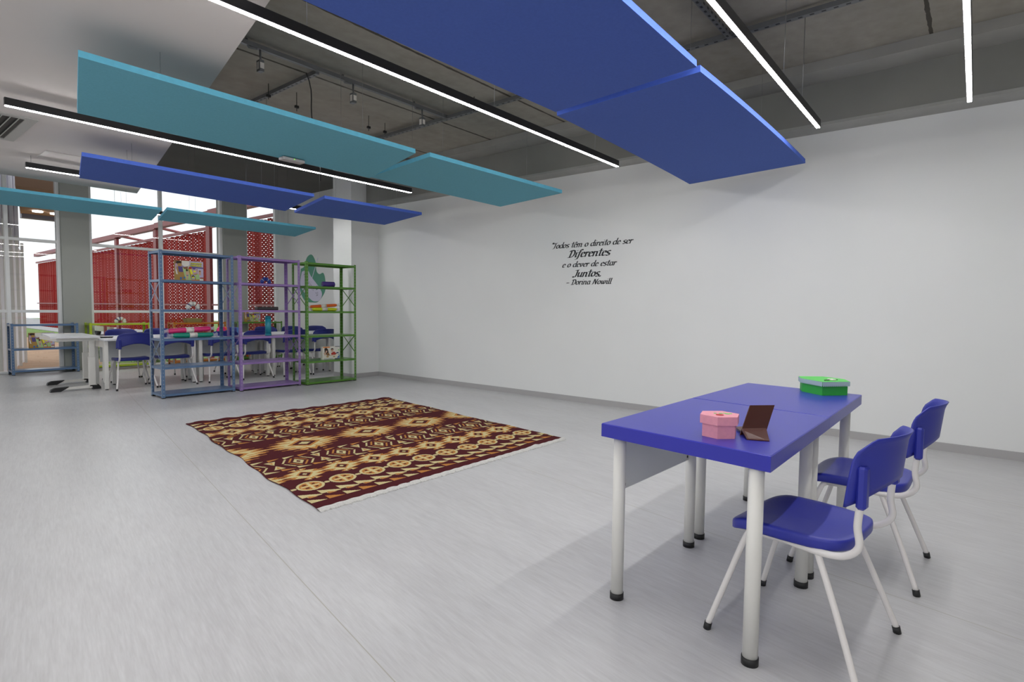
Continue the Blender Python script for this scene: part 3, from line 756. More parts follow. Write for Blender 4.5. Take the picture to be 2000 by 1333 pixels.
# ------------------------------------------------------------------ blue tables
def blue_table(pts, legs, pan, label):
    t = thing('blue_table', (pts[0][0], pts[0][1], 0), label, 'table', 'blue topped tables')
    ox, oy = pts[0]
    P = [(p[0]-ox, p[1]-oy) for p in pts]
    b = MB(); cx = sum(p[0] for p in P)/4; cy = sum(p[1] for p in P)/4; e = .004
    ring = lambda s_, z: [(cx+(p[0]-cx)*(1-s_/.4), cy+(p[1]-cy)*(1-s_/.4), z) for p in P]
    v = ring(0, .708)+ring(0, .762)+ring(e, .765); f = [(3, 2, 1, 0), (8, 9, 10, 11)]
    for k in (0, 4):
        f += [(k+i, k+(i+1) % 4, k+4+(i+1) % 4, k+4+i) for i in range(4)]
    b.add(v, f); b.build('tabletop', 'bluetable', t)
    for (x, y) in legs:
        l = MB().cyl(x-ox, y-oy, .012, .708, .0265, 20).build('leg', 'white_metal', t)
        MB().cyl(x-ox, y-oy, 0, .028, .0295, 20).build('foot_cap', 'black', l)
    (xa, ya), (xb, yb) = pan
    d = Vector((xb-xa, yb-ya, 0)); ang = math.atan2(d.y, d.x)
    m_ = Matrix.Translation((xa-ox, ya-oy, 0)) @ Matrix.Rotation(ang, 4, 'Z')
    pn = MB().box(.028, d.length-.028, -.006, .006, .470, .708, 0, m_).build('modesty_panel', 'modesty', t)
    bb = MB()
    for xx in (.032, d.length-.062):
        bb.mat('white_metal').box(xx, xx+.03, -.009, -.004, .473, .508, 0, m_)
        bb.mat('black').box(xx+.012, xx+.02, -.012, -.008, .486, .498, 0, m_)
    bb.build('bracket', None, pn)
    return t
blue_table([(2.012, .513), (2.963, .507), (3.080, 1.212), (2.113, 1.226)], [(2.150, 1.155), (2.050, .568), (2.885, 1.13), (2.795, .565)], [(2.150, 1.165), (2.885, 1.14)], 'blue topped table nearest the camera, holding the pink box')
blue_table([(2.967, .507), (3.910, .505), (4.010, 1.190), (3.084, 1.212)], [(3.03, 1.13), (2.915, .565), (3.86, 1.12), (3.775, .565)], [(3.03, 1.14), (3.86, 1.13)], 'blue topped table farther away, holding the green box')
# ---- pink hexagonal box
def hexbox(name, c, R0, h, lidh, over, rot, sx, sy, body, lid, label, n=6, z=.765):
    t = thing(name, (c[0], c[1], z), label, 'box', None)
    def ring(r): return [(r*sx*math.cos(R(rot)+2*math.pi*k/n), r*sy*math.sin(R(rot)+2*math.pi*k/n)) for k in range(n)]
    MB().prism(ring(R0), 0, h-lidh*.6).build('box_body', body, t)
    l = MB().prism(ring(R0+over), h-lidh, h).build('lid', lid, t)
    return t, l, ring
t, l, ring = hexbox('pink_craft_box', (2.213, .758), .069, .085, .033, .010, 14, 1.0, 1.0, 'pink', 'pink', 'pink hexagonal craft box with a lid on the nearest blue table')
MB().cyl(-.022, -.008, .085, .0865, .015, 16).build('round_patch', 'red', l)
b = MB()
for x, y, r in ((.022, -.022, .010), (.034, -.030, .007), (.012, .0, .008), (.030, -.008, .006), (.0, .018, .006)): b.cyl(x, y, .085, .0863, r, 8)
b.build('painted_leaf', 'leaf', l)
# ---- brown folding stand
t = thing('folding_stand', (2.304, .634, .765), 'dark brown folded stand leaning beside the pink box', 'stand')
o_ = Vector((2.304, .634, .765))
SA, SB, ST, SU = [Vector(p)-o_ for p in ((2.269, .698, .766), (2.433, .644, .766), (2.542, .644, .857), (2.387, .698, .869))]
def leaf(pts, nm, th=.003):
    n_ = (pts[1]-pts[0]).cross(pts[2]-pts[0]).normalized(); MB().poly(pts, n_*th).build(nm, 'brownstand', t)
leaf([SA, SB, ST, SU], 'back_plate')
leaf([Vector((2.205, .650, .766))-o_, Vector((2.236, .578, .766))-o_, SB.lerp(ST, .08)-Vector((.006, .0, 0)), SA.lerp(SU, .20)-Vector((.006, 0, 0))], 'front_flap')
leaf([SA.lerp(SU, .12)+Vector((.008, .0, 0)), SA.lerp(SU, .12)+Vector((.10, .058, -.004)), SA.lerp(SU, .12)+Vector((.14, .02, -.004)), SA.lerp(SU, .12)+Vector((.03, -.01, 0))], 'rear_flap')
# ---- green box with lace
t = thing('green_craft_box', (3.84, .682, .765), 'green box with a lace edged lid on the far blue table', 'box')
gp = [(-.130, .0), (.0, -.135), (.130, -.015), (.02, .12)]
gp = [(p[0], p[1]) for p in gp]
poly = [(3.972-4.0, .837-.71), (3.861-4.0, .705-.71), (3.985-4.0, .595-.71), (4.10-4.0, .64-.71), (4.16-4.0, .76-.71), (4.07-4.0, .87-.71)]
MB().prism(poly, 0, .062).build('box_body', 'boxgreen', t)
cx = sum(p[0] for p in poly)/6; cy = sum(p[1] for p in poly)/6
big = [(cx+(p[0]-cx)*1.07, cy+(p[1]-cy)*1.07) for p in poly]
l = MB().prism(big, .058, .082).build('lid', 'lidgreen', t)
b = MB()
for i in range(6):
    p = Vector((*big[i], 0)); q = Vector((*big[(i+1) % 6], 0)); d = q-p; n_ = Vector((d.y, -d.x, 0)).normalized(); k = max(4, int(d.length/.012))
    b.poly([p+n_*.0015+Vector((0, 0, .060)), q+n_*.0015+Vector((0, 0, .060)), q+n_*.0015+Vector((0, 0, .081)), p+n_*.0015+Vector((0, 0, .081))], n_*.0012)
    for j in range(k):
        c_ = p.lerp(q, (j+.5)/k)+n_*.0015; w = d.normalized()*d.length/k*.5
        b.poly([c_-w+Vector((0, 0, .061)), c_-w*.6+Vector((0, 0, .054)), c_+w*.6+Vector((0, 0, .054)), c_+w+Vector((0, 0, .061))], n_*.0012)
b.build('lace_trim', 'lace', l)
b = MB()
for a in range(5): b.ell((-.02+.014*math.cos(a*1.26), -.03+.014*math.sin(a*1.26), .086), .011, .011, .005, 8, 5)
b.build('flower', 'cream_white', l)
MB().tube([(-.07, .0, .084), (-.045, -.02, .086), (-.02, -.03, .085), (.02, -.055, .084)], .0025, 6).build('stem', 'hair_print', l)

# ------------------------------------------------------------------ steel shelf units
def shelf_unit(x0, x1, y0, y1, levels, H, mname, label, name='shelf_unit', cross=True, group='open steel shelf units'):
    t = thing(name, (x0, y0, 0), label, 'shelf', group); w = x1-x0; d = y1-y0; a = .038; th = .0022
    holes = 'paper_label'
    for sx, X in ((1, 0), (-1, w)):
        for sy, Y in ((1, 0), (-1, d)):
            b = MB(); b.mat(mname)
            b.box(X, X+sx*a, Y, Y+sy*th, .004, H).box(X, X+sx*th, Y+sy*th, Y+sy*a, .004, H)
            # punched holes seen as pale dots
            b.mat('grey_print')
            for k in range(int(H/.05)):
                z = .04+k*.05
                if z > H-.02: break
                b.box(X+sx*(a*.5-.005), X+sx*(a*.5+.005), Y-sy*.0006, Y+sy*(th+.0006), z, z+.008)
                b.box(X-sx*.0006, X+sx*(th+.0006), Y+sy*(a*.5-.005), Y+sy*(a*.5+.005), z, z+.008)
            p = b.build('post', None, t)
            MB().box(X-sx*.001, X+sx*(a+.003), Y-sy*.001, Y+sy*(a+.003), 0, .012).build('foot_cap', 'black', p)
    for z in levels:
        b = MB().box(th, w-th, th, d-th, z-.001, z+.001)
        b.box(a*.3, w-a*.3, th, th+.002, z-.030, z).box(a*.3, w-a*.3, d-th-.002, d-th, z-.030, z)
        b.box(th, th+.002, th, d-th, z-.030, z).box(w-th-.002, w-th, th, d-th, z-.030, z)
        b.build('shelf_board', mname, t)
    if cross:
        for X in (.004, w-.006):
            for z in (levels[3] - .02 - .30 + .0, ) + ((levels[1]-.33),):
                for s in (0, 1):
                    ya, yb = (.02, d-.02) if s else (d-.02, .02)
                    MB().poly([(X, ya, z), (X, ya, z+.022), (X, yb, z+.322), (X, yb, z+.30)], (.002, 0, 0)).build('cross_brace', mname, t)
    return t
LV = [1.97, 1.59, 1.19, .80, .42, .055]
shelf_unit(2.84, 3.80, 8.33, 8.73, LV, 1.98, 'bluesteel', 'tall steel-blue open shelf unit, leftmost of the three tall units')
shelf_unit(3.845, 4.80, 8.26, 8.67, LV, 1.98, 'purple', 'tall lilac open shelf unit between the steel-blue and green units')
shelf_unit(4.845, 5.77, 8.16, 8.58, [1.95, 1.58, 1.18, .79, .38, .045], 1.965, 'green', 'tall green open shelf unit nearest the white corner')
lowL = [.885, .46, .085]
for x0, x1, mn, lb in ((2.05, 3.0, 'bluesteel', 'low steel-blue shelf unit in front of the left window'), (3.17, 4.18, 'lime', 'low lime shelf unit under the wide window'),
                       (4.60, 5.66, 'orange', 'low orange shelf unit under the wide window'), (5.92, 6.97, 'green', 'low green shelf unit in front of the narrow window')):
    shelf_unit(x0, x1, 12.80, 13.12, lowL, .90, mn, lb, 'low_shelf_unit', False, 'low steel shelf units along the windows')

# ------------------------------------------------------------------ things on the shelves
def face_plate(bm, m_, pts, w, h, lay):
    "polygon in box-front coordinates (0..1) on plane y = -lay"
    bm.mat(m_).poly([(p[0]*w, -.0008*lay, p[1]*h) for p in pts][::-1], (0, -.0006, 0))
def circ(cx, cy, r, ry=None, n=14): return [(cx+r*math.cos(2*math.pi*k/n), cy+(ry or r)*math.sin(2*math.pi*k/n)) for k in range(n)]
def rect(a, b_, c, d): return [(a, b_), (c, b_), (c, d), (a, d)]
def text_on(bm, m_, s, x, z, w, xh, lay):
    P, ww = text_polys(s, xh, .3, .12); sc = w/ww
    bm.mat(m_)
    for p in P: bm.poly([(x+u*sc, -.0008*lay, z+v_) for u, v_ in p][::-1], (0, -.0006, 0))
# capitals for the game title
def capmono(bm, m_, s, x, z, w, h, lay):
    C = {'E': [[(0, 0), (0, 1)], [(0, 1), (.6, 1)], [(0, .5), (.5, .5)], [(0, 0), (.6, 0)]], 'S': [[(.6, .9), (.3, 1), (.05, .8), (.1, .55), (.5, .45), (.6, .2), (.3, 0), (0, .1)]],
         'Q': [arc(.32, .5, .32, .5, 0, 360), [(.4, .25), (.7, -.05)]], 'U': [[(0, 1), (0, .25), (.3, 0), (.6, .25), (.6, 1)]], 'M': [[(0, 0), (0, 1), (.35, .4), (.7, 1), (.7, 0)]],
         'A': [[(0, 0), (.32, 1), (.64, 0)], [(.12, .35), (.52, .35)]], 'C': [arc(.35, .5, .35, .5, 50, 310)], 'O': [arc(.32, .5, .32, .5, 0, 360)],
         'R': [[(0, 0), (0, 1), (.45, .95), (.55, .75), (.4, .52), (0, .5)], [(.3, .5), (.62, 0)]], 'P': [[(0, 0), (0, 1), (.45, .95), (.58, .75), (.45, .5), (0, .48)]], 'L': [[(0, 1), (0, 0), (.55, 0)]]}
    adv = w/len(s); bm.mat(m_); p_ = .13
    pen = [(-p_, -p_), (p_, -p_), (p_, p_), (-p_, p_)]
    for i, ch in enumerate(s):
        for st in C[ch]:
            for a, c in zip(st[:-1], st[1:]):
                hh = hull([(a[0]+q[0], a[1]+q[1]) for q in pen]+[(c[0]+q[0], c[1]+q[1]) for q in pen])
                bm.poly([(x+i*adv+q[0]*adv*1.05, -.0008*lay, z+q[1]*h) for q in hh][::-1], (0, -.0006, 0))
def game_box(loc, rz, label, w=.36, h=.27, tilt=0):
    t = thing('game_box', loc, label, 'game box', 'body scheme game boxes', rz)
    MB().box(0, w, 0, .05, 0, h, .002).build('carton', 'ochre_print', t)
    b = MB()
    F = lambda m_, pts, lay: face_plate(b, m_, pts, w, h, lay)
    F('lilac_print', rect(.24, .62, .99, .99), 1); F('mauve_print', rect(.0, .45, .3, .9), 1)
    F('cream_white', circ(.36, .84, .13, .13), 2); F('cream_white', rect(.23, .84, .49, .99), 2.5)
    F('brown_print', rect(.0, .84, .24, .995), 2); F('hair_print', circ(.12, .90, .09, .08), 3); F('ochre_print', circ(.15, .78, .08, .08), 4)
    F('violet_print', [(.08, .70), (.25, .70), (.27, .42), (.11, .42)], 4); F('ochre_print', [(.04, .68), (.09, .70), (.13, .35), (.08, .32)], 5)
    F('ochre_print', rect(.12, .12, .3, .42), 3); F('blue_print', rect(.16, .04, .22, .16), 5); F('blue_print', circ(.31, .14, .035, .05), 5)
    F('cream_white', [(.01, .55), (.03, .3), (.1, .3), (.04, .55)], 2)
    F('green_print', [(.24, .66), (.44, .60), (.56, .02), (.36, .02)], 4); F('hair_print', circ(.40, .52, .04, .05), 6); F('skin_print', rect(.36, .26, .46, .46), 5); F('skin_print', rect(.38, .06, .44, .28), 5); F('blue_print', rect(.38, .24, .45, .28), 6)
    F('yellow_print', [(.46, .75), (.53, .71), (.62, .35), (.54, .32)], 3); F('brown_print', [(.26, .66), (.44, .72), (.42, .56), (.3, .58)], 5)
    F('mauve_print', [(.56, .6), (.74, .62), (.78, .38), (.62, .34)], 3); F('yellow_print', circ(.67, .48, .05, .05), 5)
    F('violet_print', [(.48, .72), (.99, .70), (.99, .64), (.52, .66)], 3); F('red_print', circ(.52, .64, .06, .06), 5); F('violet_print', circ(.65, .64, .06, .06), 5)
    F('lilac_print', rect(.78, .16, .99, .63), 2); F('skin_print', rect(.82, .3, .9, .55), 4); F('brown_print', circ(.86, .5, .035, .04), 5)
    F('grey_print', [(.56, .32), (.70, .30), (.68, .06), (.56, .06)], 4); F('hair_print', circ(.62, .22, .05, .06), 5); F('yellow_print', circ(.62, .17, .035, .05), 6)
    F('green_print', [(.70, .3), (.82, .36), (.86, .08), (.72, .06)], 5); F('red_print', rect(.87, .14, .99, .18), 5); F('orange_print', rect(.56, .0, .99, .05), 3); F('cream_white', rect(.85, .02, .98, .12), 6)
    capmono(b, 'hair_print', 'ESQUEMA', .548*w, .845*h, .40*w, .058*h, 7); capmono(b, 'yellow_print', 'ESQUEMA', .54*w, .855*h, .40*w, .055*h, 9)
    capmono(b, 'hair_print', 'CORPORAL', .528*w, .735*h, .43*w, .062*h, 7); capmono(b, 'yellow_print', 'CORPORAL', .52*w, .745*h, .43*w, .06*h, 9)
    b.build('printed_front', None, t)
    if tilt: t.rotation_euler = (tilt, 0, rz)
    return t
gb = game_box((3.07, 8.44, 1.592), R(-2), 'game box standing on the upper board of the tall steel-blue unit')
g2 = copy_tree(gb); place(g2, (2.30, 12.86, .462), R(1), 'game box standing in the low steel-blue unit by the left window')
g3 = copy_tree(gb); place(g3, (6.12, 12.88, .887), R(0), 'game box standing on top of the low green shelf unit')
# photo box on green unit
t = thing('picture_box', (5.19, 8.26, .382), 'white toy box printed with two children, on the green unit', 'toy box', None, R(-1))
w, h = .32, .215
MB().box(0, w, 0, .06, 0, h, .002).build('carton', 'cream_white', t)
b = MB(); F = lambda m_, pts, lay: face_plate(b, m_, pts, w, h, lay)
F('orange_print', rect(.02, .90, .42, .985), 2); F('navy_print', rect(.72, .96, .99, 1.0), 2); F('navy_print', rect(.70, .0, .99, .06), 3)
F('hair_print', [(.10, .85), (.2, .92), (.30, .8), (.36, .45), (.28, .35), (.12, .45)], 2); F('skin_print', circ(.21, .62, .05, .08), 3); F('skin_print', [(.04, .55), (.1, .5), (.24, .66), (.14, .28)], 4)
F('brown_print', [(.22, .45), (.34, .55), (.42, .3), (.22, .3)], 3); F('skin_print', circ(.55, .68, .07, .1), 4); F('hair_print', circ(.55, .78, .08, .08), 3)
F('red_print', [(.48, .48), (.66, .6), (.80, .42), (.70, .32), (.52, .33)], 3); F('skin_print', [(.4, .3), (.74, .3), (.72, .36), (.42, .36)], 5); F('navy_print', [(.78, .5), (.93, .55), (.93, .47), (.8, .42)], 2)
F('ochre_print', circ(.28, .22, .08, .05), 3); F('ochre_print', circ(.66, .2, .07, .04), 3); F('blue_print', [(.82, .1), (.98, .34), (.98, .08)], 2); F('leaf', circ(.93, .7, .04, .05), 2); F('teal_plastic', circ(.93, .37, .03, .04), 3); F('grey_print', rect(.05, .03, .6, .09), 2)
b.build('printed_front', None, t)
# arched toys made of beads
def bead_toy(loc, label, cols, s=1, rz=0):
    t = thing('bead_toy', loc, label, 'toy', 'curved bead toys', rz)
    A_ = lambda q: (-.060*math.cos(math.pi*q)*s, 0, (.028+.050*math.sin(math.pi*q))*s)
    n = 4
    for k in range(n):
        q0, q1 = (k+.04)/n, (k+.70)/n
        P = [A_(q0+(q1-q0)*i/4) for i in range(5)]; r_ = .030*s
        MB().tube(P, [r_*.86, r_, r_*1.03, r_, r_*.86], 12).build('bead', cols[0] if k % 5 else cols[0], t)
        if k < n-1:
            P = [A_(q1+.01*i) for i in range(4)]; MB().tube(P, r_*1.02, 12).build('band', cols[1+k % (len(cols)-1)], t)
    for q in (0, 1): MB().ell(A_(q), .029*s, .029*s, .027*s, 12, 7).build('end_bead', cols[0], t)
    return t
bead_toy((3.31, 8.50, 1.192), 'small arched bead toy on the tall steel-blue unit', ['cream_white', 'toy_blue', 'cream_white', 'toy_red'], 1.05)
bead_toy((4.335, 8.44, 1.592), 'small navy and white bead toy on the lilac unit', ['toy_blue', 'cream_white', 'toy_blue', 'grey_print'], .95)
bead_toy((3.70, 12.92, .887), 'small arched bead toy on the low lime unit', ['cream_white', 'toy_blue', 'toy_blue', 'orange_print'], 1.15)
# wrapped foam rolls
def wrapped_roll(loc, L_, rr, mname, label, rz=0, tilt=0, ragged=True):
    t = thing('wrapped_roll', loc, label, 'wrapped roll', 'wrapped foam rolls'); h = L_/2
    sec = [(-h, .35), (-h+.02, .8), (-h+.05, 1), (-h*.3, 1.03), (h*.3, 1.0), (h-.04, 1), (h-.015, .8), (h, .4)]
    MB().tube([(x, 0, rr) for x, _ in sec], [rr*q for _, q in sec], 14).build('foam_roll', mname, t)
    MB().tube([(x, 0, rr) for x in (-.05, .05)], rr*1.06, 14).build('paper_band', 'paper_label', t)
    rnd = random.Random(int(loc[0]*100))
    for sx in (-1, 1):
        b = MB(); v = []; f = []; n = 10
        for i in range(3):
            for k in range(n):
                a = 2*math.pi*k/n; q = rr*(.9, .55, .8)[i]*(1+.35*rnd.random()*(i == 2)); v.append((sx*(h-.01+.03*i), q*math.cos(a), max(.002, rr+q*math.sin(a))))
        for i in range(2):
            for k in range(n): f.append((i*n+k, i*n+(k+1) % n, (i+1)*n+(k+1) % n, (i+1)*n+k))
        b.add(v, f); b.build('clear_wrap', 'sheet_clear', t)
    t.rotation_euler = (0, tilt, rz); return t
wrapped_roll((3.28, 8.44, .802), .54, .034, 'emerald_plastic', 'emerald green wrapped roll on the tall steel-blue unit', R(-1))
wrapped_roll((3.26, 8.50, .872), .56, .036, 'magenta_plastic', 'magenta wrapped roll lying on top of the green one', R(-2), R(-3))
wrapped_roll((5.30, 8.38, 1.182), .48, .028, 'yellow_foam', 'yellow wrapped roll on the middle board of the green unit', R(0))
wrapped_roll((5.31, 8.42, 1.240), .52, .026, 'orange_foam', 'orange wrapped roll lying on top of the yellow one', R(0), R(-4))
t = thing('dark_case', (4.335, 8.42, 1.192), 'long dark brown case on the lilac unit', 'case')
MB().box(-.165, .165, -.05, .05, 0, .052, .008).build('case_body', 'dark_brown_wood', t); MB().box(-.15, .15, -.052, -.05, .012, .040).build('case_front', 'vent_dark', t)
t = thing('teal_tube', (4.355, 8.42, .802), 'tall teal plastic container on the lilac unit', 'container')
MB().cyl(0, 0, 0, .025, .048, 20).build('container_base', 'teal_plastic', t); MB().cyl(0, 0, .025, .26, .044, 20).build('container_body', 'teal_plastic', t)
MB().cyl(0, 0, .26, .30, .047, 20, .040).build('cap', 'teal_plastic', t)
t = thing('fabric_roll', (5.38, 8.38, 1.582), 'short purple rolled mat on the upper board of the green unit', 'roll', None, R(-6))
MB().tube([(-.105, 0, .045), (-.10, 0, .045), (.10, 0, .045), (.105, 0, .045)], [.038, .045, .045, .038], 18).build('roll_body', 'violet_fabric', t)
MB().tube([(-.107, 0, .045), (-.104, 0, .045)], .022, 14).build('roll_core', 'violet_print', t)
t = thing('card_box', (5.03, 12.95, .887), 'olive open card box on the low orange unit', 'box')
b = MB(); b.box(-.14, .14, -.09, .09, 0, .006)
for s in (-1, 1): b.poly([(-.14, s*.09, 0), (.14, s*.09, 0), (.16, s*.11, .085), (-.16, s*.11, .085)], (0, -s*.004, 0)); b.poly([(s*.14, -.09, 0), (s*.14, .09, 0), (s*.16, .11, .085), (s*.16, -.11, .085)], (-s*.004, 0, 0))
b.build('tray', 'olive_card', t); MB().box(-.10, .10, -.07, .07, .05, .094).build('papers', 'ochre_print', t)
t = thing('orange_bin', (6.5, 12.96, .087), 'bright orange container inside the low green unit', 'container')
MB().prism([(-.28, -.1), (.28, -.1), (.28, .1), (-.28, .1)], 0, .20).build('bin_body', 'orange_foam', t); MB().box(-.29, .29, -.11, .11, .19, .21).build('rim', 'orange_foam', t)
# bird toy on desk
t = thing('bird_toy', (4.36, 9.98, .775), 'magenta bird toy with orange beak standing on a book', 'toy', None, 0)
MB().ell((-.03, 0, .062), .075, .05, .062, 16, 10).build('body', 'magenta_plastic', t)
MB().tube([(.03, 0, .085), (.11, 0, .070)], [.034, .004], 10).build('beak', 'orange_foam', t)
MB().ell((-.055, -.0, .128), .012, .02, .03, 8, 6).build('crest', 'orange_foam', t)
tag(MB().box(-.16, .16, -.11, .11, 0, .026, .003).build('white_book', 'cream_white', None, (4.36, 9.98, .745)), 'white book lying flat under the bird toy', 'book')
tag(MB().box(-.02, .02, -.02, .02, 0, .13, .004).build('blue_block', 'blue_print', None, (4.62, 9.98, .745)), 'pale blue block beside the bird toy', 'block')
tag(MB().box(-.10, .10, -.07, .07, 0, .004, .001).build('paper_sheet', 'paper_label', None, (2.42, 10.9, .791)), 'sheet of paper near the far edge of the height adjustable desk', 'paper')

# ------------------------------------------------------------------ white meeting desks
def white_desk(x0, x1, y0, y1, label, flip=False):
    t = thing('white_desk', (x0, y0, 0), label, 'desk', 'white laminate desks pushed together'); w = x1-x0; d = y1-y0
    MB().box(0, w, 0, d, .718, .745, .003).build('desktop', 'desk_white', t)
    for X in (.015, w-.065):
        f = MB()
        f.box(X, X+.05, .03, .075, .014, .718, .003); f.build('leg', 'white_metal', t)
        MB().box(X, X+.05, d-.075, d-.03, .014, .718, .003).build('leg', 'white_metal', t)
        q = MB(); P = [(.075, .1), (.13, .10), (.18, .3), (.17, .55), (.12, .70), (d-.12, .70), (d-.14, .4), (d-.075, .1), (d-.075, .716), (.075, .716)]
        q.box(X+.01, X+.04, .075, d-.075, .62, .716); q.box(X+.012, X+.038, .075, .155, .10, .62); q.build('side_cover', 'white_metal', t)
        for Y in (.052, d-.052): MB().cyl(X+.025, Y, 0, .015, .02, 12).build('foot_cap', 'black', t)
    yy = (d-.10) if not flip else .10
    MB().box(.07, w-.07, yy-.008, yy+.008, .38, .70).build('modesty_panel', 'modesty', t)
    return t
white_desk(2.57, 3.845, 9.73, 10.29, 'white desk at the left end of the near row')
white_desk(3.865, 5.08, 9.72, 10.28, 'white desk in the near row behind the steel-blue unit')
white_desk(5.10, 6.32, 9.70, 10.26, 'white desk in the near row beside the corner column')
white_desk(2.82, 4.09, 10.30, 10.86, 'white desk at the left end of the far row', True)
white_desk(4.11, 5.30, 10.29, 10.85, 'white desk in the middle of the far row', True)
white_desk(5.32, 7.15, 10.29, 10.85, 'white desk in the far row nearest the mural', True)
# height adjustable desk
t = thing('adjustable_desk', (2.0, 9.9, 0), 'white height adjustable desk with black foot tips at the left', 'desk')
MB().prism([(.0, .0), (.56, -.05), (.62, 1.1), (.14, 1.2)], .765, .79).build('desktop', 'desk_white', t)
MB().box(.08, .60, .08, 1.05, .715, .765, .003).build('under_frame', 'white_metal', t)
for yy in (.14, 1.06):
    xo = 0 if yy < 1 else .15
    c = MB().box(.46+xo, .54+xo, yy-.03, yy+.03, .04, .48, .004).box(.47+xo, .53+xo, yy-.024, yy+.024, .48, .72, .003).build('column', 'white_metal', t)
    fo = MB().poly([(.10+xo, yy-.03, .025), (.56+xo, yy-.03, .025), (.56+xo, yy-.03, .065), (.2+xo, yy-.03, .055)], (0, .06, 0)).build('foot', 'white_metal', t)
    MB().poly([(.0+xo, yy-.034, 0), (.12+xo, yy-.034, .0), (.17+xo, yy-.034, .03), (.22+xo, yy-.034, .062), (.06+xo, yy-.034, .058), (.01+xo, yy-.034, .035)], (0, .068, 0)).build('foot_tip', 'black', fo)
    MB().poly([(.50+xo, yy-.034, .0), (.60+xo, yy-.034, .0), (.598+xo, yy-.034, .03), (.57+xo, yy-.034, .068), (.49+xo, yy-.034, .05)], (0, .068, 0)).build('foot_tip', 'black', fo)
MB().poly([(.28, .2, .765), (.80, .2, .765), (.78, .2, .745), (.66, .2, .725), (.56, .2, .715), (.48, .2, .72), (.40, .2, .74), (.29, .2, .745)], (0, .04, 0)).build('bracket', 'black', t)

# ------------------------------------------------------------------ mural on recessed wall
t = thing('wall_mural', (RX, 12.0, 1.9), 'painted green blob with lilac artist palette on the recessed wall', 'mural')
def blob(C, n=40, lay=1, m_='mural_green', nm='painted_shape', par=None):
    P = smooth_path([(0, c[0], c[1]) for c in C]+[(0, C[0][0], C[0][1])], 6)[:-1]
    b = MB(); b.poly([(-.001*lay, -p.y, p.z) for p in P][::-1], (-.001, 0, 0)); return b.build(nm, m_, par or t)
blob([(-.45, .25), (-.30, .30), (-.18, .50), (.02, .56), (.18, .40), (.22, .18), (.34, .10), (.50, .12), (.58, -.05), (.56, -.30), (.30, -.52), (.05, -.55), (-.3, -.50), (-.5, -.2)])
blob([(-.40, .18), (-.15, .20), (.0, .05), (.30, -.18), (.44, -.35), (.34, -.50), (.1, -.52), (-.1, -.44), (-.32, -.30), (-.48, -.10)], lay=2, m_='mural_lilac', nm='painted_palette')
blob([(.20, -.18), (.26, -.16), (.27, -.24), (.21, -.26)], lay=3, nm='painted_dab')
b = MB().mat('mural_lilac'); b.poly([(-.0035, .02, -.1), (-.0035, .05, -.12), (-.0035, -.28, .48), (-.0035, -.30, .46)], (-.001, 0, 0)); b.build('painted_brush', None, t)
b = MB().mat('mural_line')
for k in range(12):
    y = .30-.05*k; z = .08-.04*k+.05*math.sin(k*2.3); P = arc(0, 0, .03, .045, k*40, k*40+220, 6)
    for a, c in zip(P[:-1], P[1:]): b.poly([(-.0036, y+a[0], z+a[1]), (-.0036, y+c[0], z+c[1]), (-.0036, y+c[0]*.75, z+c[1]*.75), (-.0036, y+a[0]*.75, z+a[1]*.75)], (-.0008, 0, 0))
b.build('drawn_lines', None, t)

# ------------------------------------------------------------------ outside the windows
GZ = -.10
tag(MB().prism([(-8, FY+.14), (3.9, FY+.14), (5.2, 24), (5.2, 60), (-8, 60)], GZ-.3, GZ).build('sandy_ground', 'sand'), 'sandy beige yard outside the left window', 'ground')['kind'] = 'structure'
o = MB().prism([(3.9, FY+.14), (30, FY+.14), (30, 90), (5.2, 90), (5.2, 24)], -1.2, -.55).build('lawn', 'lawn'); tag(o, 'green lawn strip outside the wide window', 'lawn'); o['kind'] = 'structure'
o = MB().prism([(9.5, FY+.2), (16, FY+.2), (16, 90), (9.5, 90)], -.6, -.52).build('road', 'asphalt'); tag(o, 'pale grey road beyond the lawn', 'road'); o['kind'] = 'structure'
# red perforated screens
SX = 7.6
def corrugated(bm, x, y0, y1, z0, z1, amp=.10, pitch=.44):
    n = int((y1-y0)/(pitch/4)); v = []; f = []
    pat = [0, 1, 1, 0]
    for i in range(n+1):
        y = y0+(y1-y0)*i/n; xx = x+(amp if pat[i % 4] else 0)
        v += [(xx, y, z0), (xx, y, z1)]
    for i in range(n): f.append((2*i, 2*i+2, 2*i+3, 2*i+1))
    bm.add(v, f)
posts = [13.9, 18.35, 22.7, 26.9, 31.2, 35.5, 40.5]
for i in range(len(posts)-1):
    y0, y1 = posts[i], posts[i+1]
    t = thing('red_screen', (SX, y0, 0), ['red perforated metal screen bay seen in the narrow window', 'red screen bay behind the tall steel-blue unit, right half', 'red screen bay behind the left post of the tall steel-blue unit',
              'red screen bay in the left part of the wide window', 'red screen bay next to the grey pillar', 'farthest red screen bay seen left of the pillar'][i], 'metal screen', 'red perforated screen bays')
    b = MB(); corrugated(b, .12, .10, y1-y0-.14, .30 if i < 4 else .0, 3.62-.03*i); b.build('perforated_sheet', 'screen' if i < 2 else 'screen_fine', t)
    MB().box(-.0, .09, -.13, .13, -.7, 4.05-.02*i).build('post', 'screenpost', t)
    MB().box(.02, .08, .13, y1-y0-.14, 3.62-.03*i, 3.70-.03*i).box(.02, .08, .13, y1-y0-.14, 1.25, 1.30).build('rail', 'screenpost', t)
    MB().box(-.05, .15, -.13, y1-y0-.135, 3.98-.03*i, 4.16-.03*i).build('header_beam', 'screenpost', t)
    MB().tube([(0.1, 0.2, 4.05), (2.2, 1.4, 3.95)], .05, 6).build('tie_beam', 'pink_beam', t)
    MB().box(2.2, 2.3, 1.3, 1.5, -.7, 4.0).build('rear_post', 'pink_beam', t)
